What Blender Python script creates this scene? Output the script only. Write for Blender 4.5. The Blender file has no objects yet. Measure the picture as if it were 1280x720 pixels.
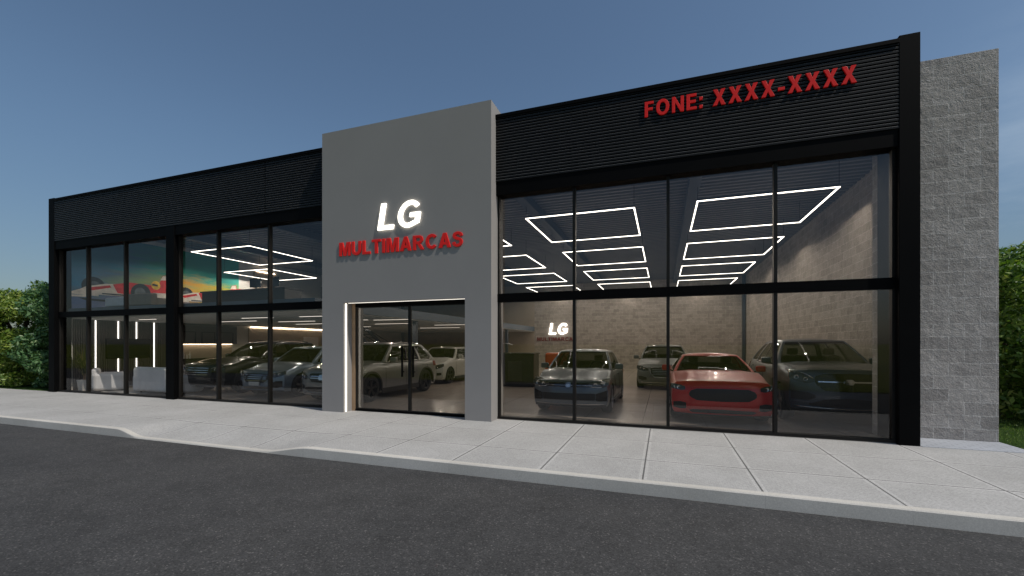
import bpy, bmesh, math, random
import numpy as np
from mathutils import Vector, Matrix
random.seed(7)
rng = np.random.default_rng(11)
R = math.radians
C = bpy.context.scene.collection
SC = bpy.context.scene

# ------------------------------------------------------------------ camera, sky, sun, exposure
cam_d = bpy.data.cameras.new('camera')
cam = bpy.data.objects.new('camera', cam_d); C.objects.link(cam)
cam.location = (0, -8.45, 1.6)
cam.rotation_euler = (R(90), 0, R(19.36))
cam_d.sensor_width = 36; cam_d.lens = 538 / 1280 * 36
cam_d.shift_y = 70 / 1280
cam_d.clip_start = 0.05; cam_d.clip_end = 6000
SC.camera = cam

SUN_EL, SUN_AZ = 54.0, 105.0          # azimuth clockwise from +Y (the street side is -Y)
w = bpy.data.worlds.new('World'); SC.world = w; w.use_nodes = True
nt = w.node_tree; nt.nodes.clear()
out = nt.nodes.new('ShaderNodeOutputWorld'); bg = nt.nodes.new('ShaderNodeBackground')
sky = nt.nodes.new('ShaderNodeTexSky'); sky.sky_type = 'NISHITA'; sky.sun_disc = False
sky.sun_elevation = R(SUN_EL); sky.sun_rotation = R(SUN_AZ)
sky.air_density = 1.0; sky.dust_density = 1.3; sky.ozone_density = 0.45
bg.inputs['Strength'].default_value = 0.088
# thin cirrus low in the sky
tc = nt.nodes.new('ShaderNodeTexCoord'); mp = nt.nodes.new('ShaderNodeMapping')
mp.inputs['Scale'].default_value = (2.2, 2.2, 7.0)
nz = nt.nodes.new('ShaderNodeTexNoise'); nz.inputs['Scale'].default_value = 1.3; nz.inputs['Detail'].default_value = 7
nz.inputs['Roughness'].default_value = 0.6
cr = nt.nodes.new('ShaderNodeValToRGB'); cr.color_ramp.elements[0].position = 0.42; cr.color_ramp.elements[1].position = 0.75
cr.color_ramp.elements[1].color = (0.35, 0.35, 0.35, 1)
mx = nt.nodes.new('ShaderNodeMix'); mx.data_type = 'RGBA'
mx.inputs['B'].default_value = (13, 12.6, 12.4, 1)
nt.links.new(tc.outputs['Generated'], mp.inputs['Vector']); nt.links.new(mp.outputs[0], nz.inputs['Vector'])
nt.links.new(nz.outputs['Fac'], cr.inputs[0]); vd = nt.nodes.new('ShaderNodeVectorMath'); vd.operation = 'DOT_PRODUCT'; vd.inputs[1].default_value = (0.83, 0.52, -0.2)
nt.links.new(tc.outputs['Generated'], vd.inputs[0])
mr = nt.nodes.new('ShaderNodeMapRange'); mr.interpolation_type = 'SMOOTHSTEP'; mr.inputs[1].default_value = 0.62; mr.inputs[2].default_value = 0.95
nt.links.new(vd.outputs['Value'], mr.inputs[0])
mu_ = nt.nodes.new('ShaderNodeMath'); mu_.operation = 'MULTIPLY'; nt.links.new(cr.outputs[0], mu_.inputs[0]); nt.links.new(mr.outputs[0], mu_.inputs[1])
nt.links.new(mu_.outputs[0], mx.inputs['Factor'])
nt.links.new(sky.outputs[0], mx.inputs['A']); sx0 = nt.nodes.new('ShaderNodeSeparateXYZ'); nt.links.new(tc.outputs['Generated'], sx0.inputs[0])
hz0 = nt.nodes.new('ShaderNodeMapRange'); hz0.interpolation_type = 'SMOOTHSTEP'; hz0.inputs[1].default_value = 0.0; hz0.inputs[2].default_value = 0.42; hz0.inputs[3].default_value = 0.0; hz0.inputs[4].default_value = 1.0
nt.links.new(sx0.outputs[2], hz0.inputs[0])
tn = nt.nodes.new('ShaderNodeMix'); tn.data_type = 'RGBA'; tn.inputs['A'].default_value = (0.60, 0.66, 0.70, 1); tn.inputs['B'].default_value = (0.90, 1.02, 1.06, 1); nt.links.new(hz0.outputs[0], tn.inputs['Factor'])
ml = nt.nodes.new('ShaderNodeMix'); ml.data_type = 'RGBA'; ml.blend_type = 'MULTIPLY'; ml.inputs['Factor'].default_value = 1.0
nt.links.new(mx.outputs['Result'], ml.inputs['A']); nt.links.new(tn.outputs['Result'], ml.inputs['B']); nt.links.new(ml.outputs['Result'], bg.inputs['Color'])
nt.links.new(bg.outputs[0], out.inputs[0])

sd = bpy.data.lights.new('sun', 'SUN'); sd.energy = 3.0; sd.angle = R(0.5); sd.color = (1.0, 0.94, 0.86)
sun = bpy.data.objects.new('sun', sd); C.objects.link(sun)
az, el = R(SUN_AZ), R(SUN_EL)
sdir = Vector((math.sin(az) * math.cos(el), math.cos(az) * math.cos(el), math.sin(el)))
sun.rotation_euler = sdir.to_track_quat('Z', 'Y').to_euler(); sun.location = (20, -6, 20)

SC.view_settings.view_transform = 'Standard'; SC.view_settings.look = 'None'
SC.view_settings.exposure = 0.0; SC.view_settings.gamma = 1.0; SC.view_settings.use_curve_mapping = False
SC.cycles.use_denoising = True
SC.cycles.max_bounces = 10; SC.cycles.transparent_max_bounces = 24
SC.cycles.sample_clamp_indirect = 4.0; SC.cycles.caustics_reflective = False; SC.cycles.caustics_refractive = False

# ------------------------------------------------------------------ materials
def srgb(r, g, b):
    f = lambda c: (c / 255 / 12.92) if c / 255 <= 0.04045 else ((c / 255 + 0.055) / 1.055) ** 2.4
    return (f(r), f(g), f(b), 1)

class NT:
    def __init__(s, name):
        s.m = bpy.data.materials.new(name); s.m.use_nodes = True
        s.t = s.m.node_tree; s.t.nodes.clear()
        s.out = s.n('ShaderNodeOutputMaterial')
    def n(s, typ, **kw):
        nd = s.t.nodes.new(typ)
        for k, v in kw.items(): setattr(nd, k, v)
        return nd
    def l(s, a, b): s.t.links.new(a, b)
    def bsdf(s, col=(0.5, 0.5, 0.5, 1), rough=0.5, metal=0.0, spec=0.5):
        b = s.n('ShaderNodeBsdfPrincipled')
        if len(col) == 3: col = (*col, 1)
        b.inputs['Base Color'].default_value = col; b.inputs['Roughness'].default_value = rough
        b.inputs['Metallic'].default_value = metal; b.inputs['Specular IOR Level'].default_value = spec
        s.l(b.outputs[0], s.out.inputs[0]); return b
    def pos(s): return s.n('ShaderNodeNewGeometry').outputs['Position']
    def noise(s, vec, scale, detail=4, rough=0.55):
        n = s.n('ShaderNodeTexNoise'); n.inputs['Scale'].default_value = scale
        n.inputs['Detail'].default_value = detail; n.inputs['Roughness'].default_value = rough
        if vec is not None: s.l(vec, n.inputs['Vector'])
        return n.outputs['Fac']
    def ramp(s, fac, stops):
        r = s.n('ShaderNodeValToRGB'); e = r.color_ramp.elements
        while len(e) < len(stops): e.new(0.5)
        for k, (p, c) in enumerate(stops):
            e[k].position = p; e[k].color = c if len(c) == 4 else (*c, 1)
        s.l(fac, r.inputs[0]); return r.outputs[0]
    def mix(s, a, b, fac, mode='MIX'):
        m = s.n('ShaderNodeMix', data_type='RGBA', blend_type=mode)
        for v, k in ((a, 'A'), (b, 'B'), (fac, 'Factor')):
            if hasattr(v, 'is_linked'): s.l(v, m.inputs[k])
            else: m.inputs[k].default_value = v
        return m.outputs['Result']
    def math(s, op, a, b=None):
        m = s.n('ShaderNodeMath', operation=op)
        for i, v in enumerate((a, b)):
            if v is None: continue
            if hasattr(v, 'is_linked'): s.l(v, m.inputs[i])
            else: m.inputs[i].default_value = v
        return m.outputs[0]
    def bump(s, h, b, strength=0.3, dist=0.01, prev=None):
        n = s.n('ShaderNodeBump'); n.inputs['Strength'].default_value = strength; n.inputs['Distance'].default_value = dist
        s.l(h, n.inputs['Height'])
        if prev is not None: s.l(prev, n.inputs['Normal'])
        s.l(n.outputs[0], b.inputs['Normal']); return n.outputs[0]

def plain(name, col, rough=0.5, metal=0.0, var=0.12, scale=6.0, bump=0.0, spec=0.5):
    """base colour with a little procedural wear so no surface is perfectly uniform"""
    t = NT(name); b = t.bsdf(col, rough, metal, spec)
    c = col if len(col) == 4 else (*col, 1)
    co = t.n('ShaderNodeTexCoord').outputs['Object']
    f = t.noise(co, scale)
    lo = tuple(x * (1 - var) for x in c[:3]) + (1,); hi = tuple(min(1, x * (1 + var)) for x in c[:3]) + (1,)
    t.l(t.ramp(f, [(0.3, lo), (0.7, hi)]), b.inputs['Base Color'])
    rr = t.n('ShaderNodeMapRange'); rr.inputs[3].default_value = max(0, rough - 0.06); rr.inputs[4].default_value = min(1, rough + 0.06)
    t.l(f, rr.inputs[0]); t.l(rr.outputs[0], b.inputs['Roughness'])
    if bump: t.bump(t.noise(co, scale * 30, 3), b, bump, 0.004)
    return t.m

def emis(name, col, strength):
    t = NT(name); e = t.n('ShaderNodeEmission'); e.inputs[0].default_value = (*col, 1); e.inputs[1].default_value = strength
    t.l(e.outputs[0], t.out.inputs[0]); return t.m

def glass_mat(name, tint, f0=0.045, rough=0.0):
    t = NT(name)
    g = t.n('ShaderNodeNewGeometry')
    dp = t.n('ShaderNodeVectorMath', operation='DOT_PRODUCT'); t.l(g.outputs['Incoming'], dp.inputs[0]); t.l(g.outputs['Normal'], dp.inputs[1])
    c = t.math('ABSOLUTE', dp.outputs['Value']); q = t.math('POWER', t.math('SUBTRACT', 1.0, c), 5.0)
    fac = t.math('ADD', t.math('MULTIPLY', q, (1 - f0) * 0.36), f0)
    tr = t.n('ShaderNodeBsdfTransparent'); tr.inputs[0].default_value = (*tint, 1)
    gl = t.n('ShaderNodeBsdfGlossy'); gl.inputs['Roughness'].default_value = rough; gl.inputs['Color'].default_value = (1, 1, 1, 1)
    m = t.n('ShaderNodeMixShader'); t.l(fac, m.inputs[0]); t.l(tr.outputs[0], m.inputs[1]); t.l(gl.outputs[0], m.inputs[2])
    t.l(m.outputs[0], t.out.inputs[0]); return t.m

def clear_mat(name):
    t = NT(name); tr = t.n('ShaderNodeBsdfTransparent'); tr.inputs[0].default_value = (0.99, 0.99, 0.985, 1); t.l(tr.outputs[0], t.out.inputs[0]); return t.m
def pane(name, mat, parent, x0, x1, y0, y1, z0, z1):
    m = MB(); m.box(x0, x1, y0, y1, z0, z1); m.mi = [1, 1, 0, 1, 1, 1]; return m.build(name, [mat, M['clear']], parent)
def block_mat(name, col, mortar, bw=0.405, bh=0.217, warm=1.0):
    t = NT(name); b = t.bsdf(col, 0.9, spec=0.2); p = t.pos()
    s = t.n('ShaderNodeSeparateXYZ'); t.l(p, s.inputs[0])
    cb = t.n('ShaderNodeCombineXYZ'); t.l(t.math('ADD', s.outputs[0], s.outputs[1]), cb.inputs[0]); t.l(s.outputs[2], cb.inputs[1])
    # wobble so that the joints are not ruler straight
    wob = t.n('ShaderNodeTexNoise'); wob.inputs['Scale'].default_value = 8; wob.inputs['Detail'].default_value = 5; t.l(p, wob.inputs['Vector'])
    va = t.n('ShaderNodeVectorMath', operation='MULTIPLY_ADD'); va.inputs[1].default_value = (0.034, 0.034, 0); t.l(wob.outputs['Color'], va.inputs[0]); t.l(cb.outputs[0], va.inputs[2])
    br = t.n('ShaderNodeTexBrick'); br.inputs['Scale'].default_value = 1; br.inputs['Brick Width'].default_value = bw
    br.inputs['Row Height'].default_value = bh; br.inputs['Mortar Size'].default_value = 0.006; br.inputs['Mortar Smooth'].default_value = 0.3
    br.offset = 0.5; br.inputs['Bias'].default_value = 0
    t.l(va.outputs[0], br.inputs['Vector'])
    c = col[:3]
    br.inputs['Color1'].default_value = tuple(x * 0.84 for x in c) + (1,); br.inputs['Color2'].default_value = tuple(x * 1.10 for x in c) + (1,)
    br.inputs['Mortar'].default_value = (*mortar, 1)
    g1 = t.noise(p, 45, 6, 0.7); g2 = t.noise(p, 5, 5, 0.6)
    c1 = t.mix(br.outputs['Color'], t.ramp(g1, [(0.32, (0.6, 0.6, 0.6)), (0.62, (1.12, 1.12, 1.12))]), 0.7, 'MULTIPLY')
    c2 = t.mix(c1, t.ramp(g2, [(0.3, (0.78, 0.77, 0.76)), (0.7, (1.1, 1.1, 1.1))]), 0.8, 'MULTIPLY')
    # chipped, dark pits
    vo = t.noise(p, 9, 8, 0.75); pit = t.ramp(vo, [(0.33, (0, 0, 0)), (0.38, (1, 1, 1))])
    c3 = t.mix(t.mix(c2, (0.55, 0.55, 0.55, 1), 1.0, 'MULTIPLY'), c2, pit)
    t.l(c3, b.inputs['Base Color'])
    b1 = t.bump(br.outputs['Fac'], b, -1.0, 0.02)
    b2 = t.bump(g1, b, 0.75, 0.02, b1); b2 = t.bump(t.noise(p, 11, 5, 0.65), b, 0.6, 0.05, b2)
    t.bump(pit, b, 0.35, 0.01, b2)
    return t.m

M = {}
M['black'] = plain('black_metal', (0.0022, 0.0022, 0.0024), 0.6, 0.0, 0.2, 3, spec=0.06)
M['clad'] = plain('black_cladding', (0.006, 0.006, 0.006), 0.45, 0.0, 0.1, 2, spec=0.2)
M['edge'] = plain('slat_highlight', (0.11, 0.11, 0.108), 0.5, 0.0, 0.15, 3)  # lit highlight painted as lighter grey on each rib's upper slope
M['mullion'] = plain('dark_mullion', (0.011, 0.010, 0.009), 0.5, 0.0, spec=0.2)
t = NT('grey_render'); b = t.bsdf((0.21, 0.21, 0.21), 0.85, spec=0.25); p = t.pos()
t.l(t.ramp(t.noise(p, 1.1, 6, 0.6), [(0.3, (0.285, 0.272, 0.262)), (0.7, (0.300, 0.286, 0.276))]), b.inputs['Base Color'])
t.bump(t.noise(p, 120, 4), b, 0.15, 0.003); M['render'] = t.m
M['block'] = block_mat('concrete_block', (0.43, 0.402, 0.38, 1), (0.60, 0.575, 0.55))
M['block_in'] = block_mat('interior_block', (0.42, 0.375, 0.335, 1), (0.60, 0.55, 0.50))
M['glass'] = glass_mat('window_glass', (0.84, 0.82, 0.79), 0.06)
M['clear'] = clear_mat('clear_pane')
M['doorglass'] = glass_mat('door_glass', (0.74, 0.70, 0.65), 0.06)
M['led'] = emis('led_white', (1.0, 0.94, 0.86), 5)
M['ledline'] = emis('led_line', (1.0, 0.93, 0.85), 1.8)
M['ledtop'] = emis('led_top', (1.0, 0.93, 0.82), 1.6)
M['ledwall'] = emis('led_wall', (1.0, 0.97, 0.93), 2.6)
M['ledsoft'] = emis('led_strip_soft', (1.0, 0.96, 0.9), 4.0)
M['ledwarm'] = emis('led_warm', (1.0, 0.80, 0.58), 12)
M['jambled'] = emis('led_jamb', (1.0, 0.93, 0.80), 2.6)
M['sign_lit'] = emis('sign_lit', (1.0, 0.95, 0.83), 3.2)
M['sign_lit_in'] = emis('sign_lit_inside', (1.0, 0.97, 0.92), 6.0)
M['redin'] = plain('sign_red_inside', (0.22, 0.045, 0.04), 0.4, var=0.05, spec=0.2)
M['red'] = plain('sign_red', (0.88, 0.024, 0.02), 0.4, var=0.05, spec=0.2)
M['white'] = plain('white_plaster', (0.62, 0.61, 0.59), 0.8, var=0.04, scale=1.5)
M['panel'] = plain('beige_panel', (0.36, 0.30, 0.24), 0.6, var=0.1, scale=1.2)
M['steel'] = plain('dark_blue_steel', (0.022, 0.034, 0.055), 0.5, var=0.1)
M['ceil'] = plain('ceiling_sheet', (0.13, 0.13, 0.137), 0.5, var=0.1, scale=1)
M['fabric'] = plain('white_fabric', (0.75, 0.75, 0.77), 0.9, var=0.06, scale=5, bump=0.2)
M['beigefab'] = plain('beige_fabric', (0.34, 0.27, 0.2), 0.9, var=0.08, scale=5, bump=0.2)
M['darkwood'] = plain('dark_cabinet', (0.025, 0.022, 0.02), 0.35, var=0.15)
M['slat'] = plain('grey_slats', (0.085, 0.075, 0.07), 0.6, var=0.12)
M['screen'] = plain('screen_black', (0.006, 0.007, 0.01), 0.12)
M['orange'] = plain('orange_paint', (0.45, 0.07, 0.012), 0.35, var=0.08)
M['deskblack'] = plain('desk_black', (0.012, 0.012, 0.011), 0.25)
M['pot'] = plain('pot_white', (0.55, 0.53, 0.5), 0.6)
M['rug'] = plain('rug', (0.45, 0.44, 0.42), 1.0, bump=0.3)
M['paper'] = plain('paper_white', (0.7, 0.69, 0.67), 0.7, var=0.03)
M['gold'] = plain('wood_beige', (0.3, 0.2, 0.12), 0.5)

# asphalt
t = NT('asphalt'); b = t.bsdf((0.05, 0.05, 0.05), 0.85, spec=0.3); p = t.pos()
g = t.noise(p, 75, 4, 0.75); big = t.noise(p, 0.35, 5, 0.6); mid = t.noise(p, 16, 6, 0.75); wear = t.noise(p, 2.2, 6, 0.7)
vo = t.n('ShaderNodeTexVoronoi'); vo.inputs['Scale'].default_value = 85; t.l(p, vo.inputs['Vector'])
vs = t.n('ShaderNodeSeparateColor'); t.l(vo.outputs['Color'], vs.inputs[0])
c = t.ramp(vs.outputs[0], [(0.0, (0.036, 0.036, 0.0365)), (0.3, (0.052, 0.052, 0.0525)), (0.8, (0.064, 0.064, 0.064)), (0.95, (0.085, 0.084, 0.083)), (1.0, (0.16, 0.155, 0.15))])
c = t.mix(c, t.ramp(g, [(0.3, (0.72, 0.72, 0.72)), (0.7, (1.2, 1.2, 1.2))]), 0.8, 'MULTIPLY')
c = t.mix(c, t.ramp(big, [(0.3, (0.86, 0.86, 0.87)), (0.7, (1.10, 1.09, 1.08))]), 1.0, 'MULTIPLY')
c = t.mix(c, t.ramp(wear, [(0.36, (0.72, 0.72, 0.72)), (0.55, (1.04, 1.04, 1.04))]), 0.7, 'MULTIPLY')
c = t.mix(c, t.ramp(mid, [(0.3, (0.82, 0.82, 0.82)), (0.7, (1.12, 1.12, 1.12))]), 0.8, 'MULTIPLY')
t.l(c, b.inputs['Base Color']); b1 = t.bump(g, b, 0.6, 0.008); t.bump(mid, b, 0.5, 0.015, b1); M['asphalt'] = t.m

# sidewalk slabs
def slab_mat(name, base, bw, bh, mortar, ox, oy, rib=True, mc=0.3, offset=0.0):
    t = NT(name); b = t.bsdf((*base, 1), 0.85, spec=0.25); p = t.pos()
    mp = t.n('ShaderNodeMapping'); mp.inputs['Location'].default_value = (ox, oy, 0); t.l(p, mp.inputs['Vector'])
    br = t.n('ShaderNodeTexBrick'); br.offset = offset; br.inputs['Scale'].default_value = 1
    br.inputs['Brick Width'].default_value = bw; br.inputs['Row Height'].default_value = bh
    br.inputs['Mortar Size'].default_value = mortar; br.inputs['Mortar Smooth'].default_value = 0.1
    br.inputs['Color1'].default_value = tuple(x * 0.96 for x in base) + (1,); br.inputs['Color2'].default_value = tuple(x * 1.04 for x in base) + (1,)
    br.inputs['Mortar'].default_value = tuple(x * mc for x in base) + (1,)
    t.l(mp.outputs[0], br.inputs['Vector'])
    c = br.outputs['Color']
    if rib:
        b3 = t.n('ShaderNodeTexBrick'); b3.offset = 0.0; b3.inputs['Scale'].default_value = 1
        b3.inputs['Brick Width'].default_value = bw; b3.inputs['Row Height'].default_value = bh; b3.inputs['Mortar Size'].default_value = 0.05; b3.inputs['Mortar Smooth'].default_value = 0.05
        b3.inputs['Color1'].default_value = (0.965, 0.965, 0.965, 1); b3.inputs['Color2'].default_value = (0.93, 0.93, 0.93, 1); b3.inputs['Mortar'].default_value = (1.09, 1.09, 1.09, 1)
        t.l(mp.outputs[0], b3.inputs['Vector']); c = t.mix(c, b3.outputs['Color'], 1.0, 'MULTIPLY')
        vg = t.n('ShaderNodeTexVoronoi'); vg.inputs['Scale'].default_value = 70; t.l(p, vg.inputs['Vector']); vq = t.n('ShaderNodeSeparateColor'); t.l(vg.outputs['Color'], vq.inputs[0])
        c = t.mix(c, t.ramp(vq.outputs[0], [(0.0, (0.8, 0.8, 0.8)), (0.5, (1, 1, 1)), (1.0, (1.15, 1.15, 1.15))]), 0.8, 'MULTIPLY')
    fine = t.noise(p, 90, 3, 0.7); big = t.noise(p, 0.8, 6, 0.65)
    c = t.mix(c, t.ramp(fine, [(0.3, (0.8, 0.8, 0.8)), (0.7, (1.12, 1.12, 1.12))]), 0.8, 'MULTIPLY')
    c = t.mix(c, t.ramp(big, [(0.3, (0.86, 0.86, 0.85)), (0.7, (1.06, 1.06, 1.06))]), 1.0, 'MULTIPLY')
    h = br.outputs['Fac']
    if rib:
        b2 = t.n('ShaderNodeTexBrick'); b2.offset = 0.5; b2.inputs['Scale'].default_value = 1
        b2.inputs['Brick Width'].default_value = 0.05; b2.inputs['Row Height'].default_value = 0.03
        b2.inputs['Mortar Size'].default_value = 0.004; b2.inputs['Mortar Smooth'].default_value = 0.6
        b2.inputs['Color1'].default_value = (1, 1, 1, 1); b2.inputs['Color2'].default_value = (0.93, 0.93, 0.93, 1); b2.inputs['Mortar'].default_value = (0.78, 0.78, 0.78, 1)
        t.l(mp.outputs[0], b2.inputs['Vector'])
        c = t.mix(c, b2.outputs['Color'], 0.75, 'MULTIPLY')
        bb = t.bump(b2.outputs['Fac'], b, -0.25, 0.004); bb = t.bump(fine, b, 0.3, 0.004, bb)
        t.bump(h, b, -0.6, 0.01, bb)
    else:
        bb = t.bump(fine, b, 0.3, 0.004); t.bump(h, b, -0.6, 0.01, bb)
    t.l(c, b.inputs['Base Color']); return t.m
M['slab'] = slab_mat('sidewalk_slabs', (0.465, 0.458, 0.447), 1.25, 1.2, 0.011, 0.23 + 12.5, 1.04 + 12.0)
M['paver'] = slab_mat('grey_pavers', (0.42, 0.44, 0.48), 0.2, 0.1, 0.006, 0, 0, False, 0.6, 0.5)
M['kerb'] = slab_mat('kerb_concrete', (0.57, 0.545, 0.50), 1.25, 5.0, 0.002, 0.23, 4.0, False, 0.8)
M['floor'] = slab_mat('porcelain_floor', (0.42, 0.365, 0.315), 1.2, 1.2, 0.004, 0.4, 0.3, False, 0.55)
fb = [n for n in M['floor'].node_tree.nodes if n.type == 'BSDF_PRINCIPLED'][0]
fb.inputs['Roughness'].default_value = 0.22; fb.inputs['Specular IOR Level'].default_value = 0.5
for n in list(M['floor'].node_tree.nodes):
    if n.type == 'BUMP': n.inputs['Strength'].default_value *= 0.12

# grass
def grass_mat(name, a, bcol, s=1.0):
    t = NT(name); b = t.bsdf((*a, 1), 0.9, spec=0.15); p = t.pos()
    n1 = t.noise(p, 40 * s, 5, 0.7); n2 = t.noise(p, 0.15, 5, 0.6)
    c = t.ramp(n1, [(0.3, tuple(x * 0.5 for x in a)), (0.55, a), (0.75, bcol)])
    c = t.mix(c, t.ramp(n2, [(0.3, (0.75, 0.8, 0.7)), (0.7, (1.2, 1.1, 0.9))]), 1.0, 'MULTIPLY')
    t.l(c, b.inputs['Base Color']); t.bump(n1, b, 1.0, 0.05); return t.m
M['field'] = grass_mat('field_grass', (0.12, 0.15, 0.016), (0.20, 0.21, 0.03))
M['lawn'] = grass_mat('lawn_grass', (0.035, 0.075, 0.012), (0.07, 0.12, 0.025))

def leaf_mat(name, cols, trans=0.25):
    t = NT(name); g = t.n('ShaderNodeNewGeometry'); b = t.bsdf((*cols[1], 1), 0.45, spec=0.35)
    c = t.ramp(g.outputs['Random Per Island'], [(0.0, cols[0]), (0.5, cols[1]), (0.85, cols[2]), (1.0, cols[3])])
    t.l(c, b.inputs['Base Color'])
    tr = t.n('ShaderNodeBsdfTranslucent'); t.l(t.mix(c, (1.3, 1.5, 0.5, 1), 1.0, 'MULTIPLY'), tr.inputs[0])
    m = t.n('ShaderNodeMixShader'); m.inputs[0].default_value = trans
    t.l(b.outputs[0], m.inputs[1]); t.l(tr.outputs[0], m.inputs[2]); t.l(m.outputs[0], t.out.inputs[0]); return t.m
M['leaf'] = leaf_mat('leaves_mid', [(0.045, 0.10, 0.018), (0.10, 0.19, 0.03), (0.19, 0.29, 0.05), (0.32, 0.36, 0.11)])
M['leaf_y'] = leaf_mat('leaves_yellow', [(0.07, 0.13, 0.02), (0.16, 0.24, 0.035), (0.25, 0.32, 0.055), (0.36, 0.38, 0.12)])
M['leaf_b'] = leaf_mat('leaves_blue', [(0.04, 0.10, 0.04), (0.08, 0.17, 0.065), (0.15, 0.26, 0.11), (0.27, 0.36, 0.18)])
M['leaf_d'] = leaf_mat('leaves_dark', [(0.03, 0.07, 0.015), (0.07, 0.14, 0.022), (0.13, 0.21, 0.035), (0.22, 0.29, 0.07)])
M['straw'] = leaf_mat('leaves_palm', [(0.05, 0.07, 0.02), (0.1, 0.13, 0.04), (0.2, 0.18, 0.08), (0.28, 0.22, 0.12)])
M['bark'] = plain('bark', (0.06, 0.045, 0.032), 0.9, var=0.4, scale=9, bump=0.6)

# ------------------------------------------------------------------ mesh helpers
class MB:
    def __init__(s): s.v = []; s.f = []; s.mi = []
    def add(s, vs, fs, mi=0):
        o = len(s.v); s.v += [tuple(map(float, q)) for q in vs]
        for f in fs: s.f.append([o + k for k in f]); s.mi.append(mi)
    def box(s, x0, x1, y0, y1, z0, z1, mi=0):
        s.add([(x0, y0, z0), (x1, y0, z0), (x1, y1, z0), (x0, y1, z0), (x0, y0, z1), (x1, y0, z1), (x1, y1, z1), (x0, y1, z1)],
              [(3, 2, 1, 0), (4, 5, 6, 7), (0, 1, 5, 4), (1, 2, 6, 5), (2, 3, 7, 6), (3, 0, 4, 7)], mi)
    def tube(s, path, rad, n=8, mi=0, cap=True):
        path = [Vector(q) for q in path]
        rads = rad if isinstance(rad, (list, tuple)) else [rad] * len(path)
        vs = []; fs = []
        up = Vector((0, 0, 1)); prev = None
        for k, q in enumerate(path):
            d = (path[min(k + 1, len(path) - 1)] - path[max(k - 1, 0)]).normalized()
            if prev is None:
                a = d.cross(up) if abs(d.dot(up)) < 0.95 else d.cross(Vector((1, 0, 0)))
            else: a = prev - d * prev.dot(d)
            a.normalize(); prev = a; b = d.cross(a)
            for i in range(n):
                th = 2 * math.pi * i / n
                vs.append(q + a * (math.cos(th) * rads[k]) + b * (math.sin(th) * rads[k]))
        for k in range(len(path) - 1):
            for i in range(n):
                j = (i + 1) % n
                fs.append((k * n + i, k * n + j, (k + 1) * n + j, (k + 1) * n + i))
        if cap:
            fs.append(tuple(reversed(range(n)))); fs.append(tuple((len(path) - 1) * n + i for i in range(n)))
        s.add(vs, fs, mi)
    def lathe(s, prof, n, axis='x', c=(0, 0, 0), mi=0):
        """prof: (r, a) pairs; a measured along the axis"""
        vs = []; fs = []; m = len(prof)
        for i in range(n):
            th = 2 * math.pi * i / n; ct, st = math.cos(th), math.sin(th)
            for r, a in prof:
                if axis == 'x': vs.append((c[0] + a, c[1] + r * ct, c[2] + r * st))
                elif axis == 'z': vs.append((c[0] + r * ct, c[1] + r * st, c[2] + a))
        for i in range(n):
            j = (i + 1) % n
            for k in range(m - 1): fs.append((i * m + k, i * m + k + 1, j * m + k + 1, j * m + k))
        s.add(vs, fs, mi)
    def grid(s, pts, mi=0):
        """pts[row][col]"""
        nr, nc = len(pts), len(pts[0])
        s.add([q for r in pts for q in r], [(a * nc + b, a * nc + b + 1, (a + 1) * nc + b + 1, (a + 1) * nc + b) for a in range(nr - 1) for b in range(nc - 1)], mi)
    def build(s, name, mats, parent=None, smooth=False, bevel=0, seg=2, loc=None, sharp=None):
        me = bpy.data.meshes.new(name); me.from_pydata(s.v, [], s.f)
        if not isinstance(mats, (list, tuple)): mats = [mats]
        for m in mats: me.materials.append(m)
        if len(mats) > 1: me.polygons.foreach_set('material_index', s.mi)
        return link(name, me, parent, smooth, bevel, seg, loc, sharp)

def link(name, me, parent=None, smooth=False, bevel=0, seg=2, loc=None, sharp=None):
    bm = bmesh.new(); bm.from_mesh(me); bmesh.ops.recalc_face_normals(bm, faces=bm.faces); bm.to_mesh(me); bm.free()
    if smooth or sharp: me.polygons.foreach_set('use_smooth', [True] * len(me.polygons))
    if sharp: me.set_sharp_from_angle(angle=R(sharp))
    me.update()
    o = bpy.data.objects.new(name, me); C.objects.link(o)
    if parent is not None: o.parent = parent
    if loc is not None: o.location = loc
    if bevel:
        m = o.modifiers.new('bevel', 'BEVEL'); m.width = bevel; m.segments = seg; m.limit_method = 'ANGLE'; m.angle_limit = R(40)
        me.polygons.foreach_set('use_smooth', [True] * len(me.polygons)); m.harden_normals = True
    return o

def tag(o, label, cat, group=None):
    o['label'] = label; o['category'] = cat
    if group: o['group'] = group
    return o
def thing(name, label, cat, loc=(0, 0, 0), group=None, rz=0):
    o = bpy.data.objects.new(name, None); C.objects.link(o); o.location = loc; o.rotation_euler = (0, 0, rz)
    o.empty_display_size = 0.3
    return tag(o, label, cat, group)
def struct(o, kind='structure'): o['kind'] = kind; return o
def box(name, mat, parent, *b, bevel=0, loc=None, seg=2):
    m = MB(); m.box(*b); return m.build(name, mat, parent, bevel=bevel, loc=loc, seg=seg)

# ------------------------------------------------------------------ setting: ground, road, sidewalk
XL, XR = -19.25, 4.65        # inner faces of the side walls
YB = 20.5                    # inner face of the back wall
def sstep(a, b, x):
    u = min(1, max(0, (x - a) / (b - a))); return u * u * (3 - 2 * u)
def drop(x): return 0.122 * (sstep(-9.75, -9.1, x) - sstep(-6.1, -5.1, x))

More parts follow.
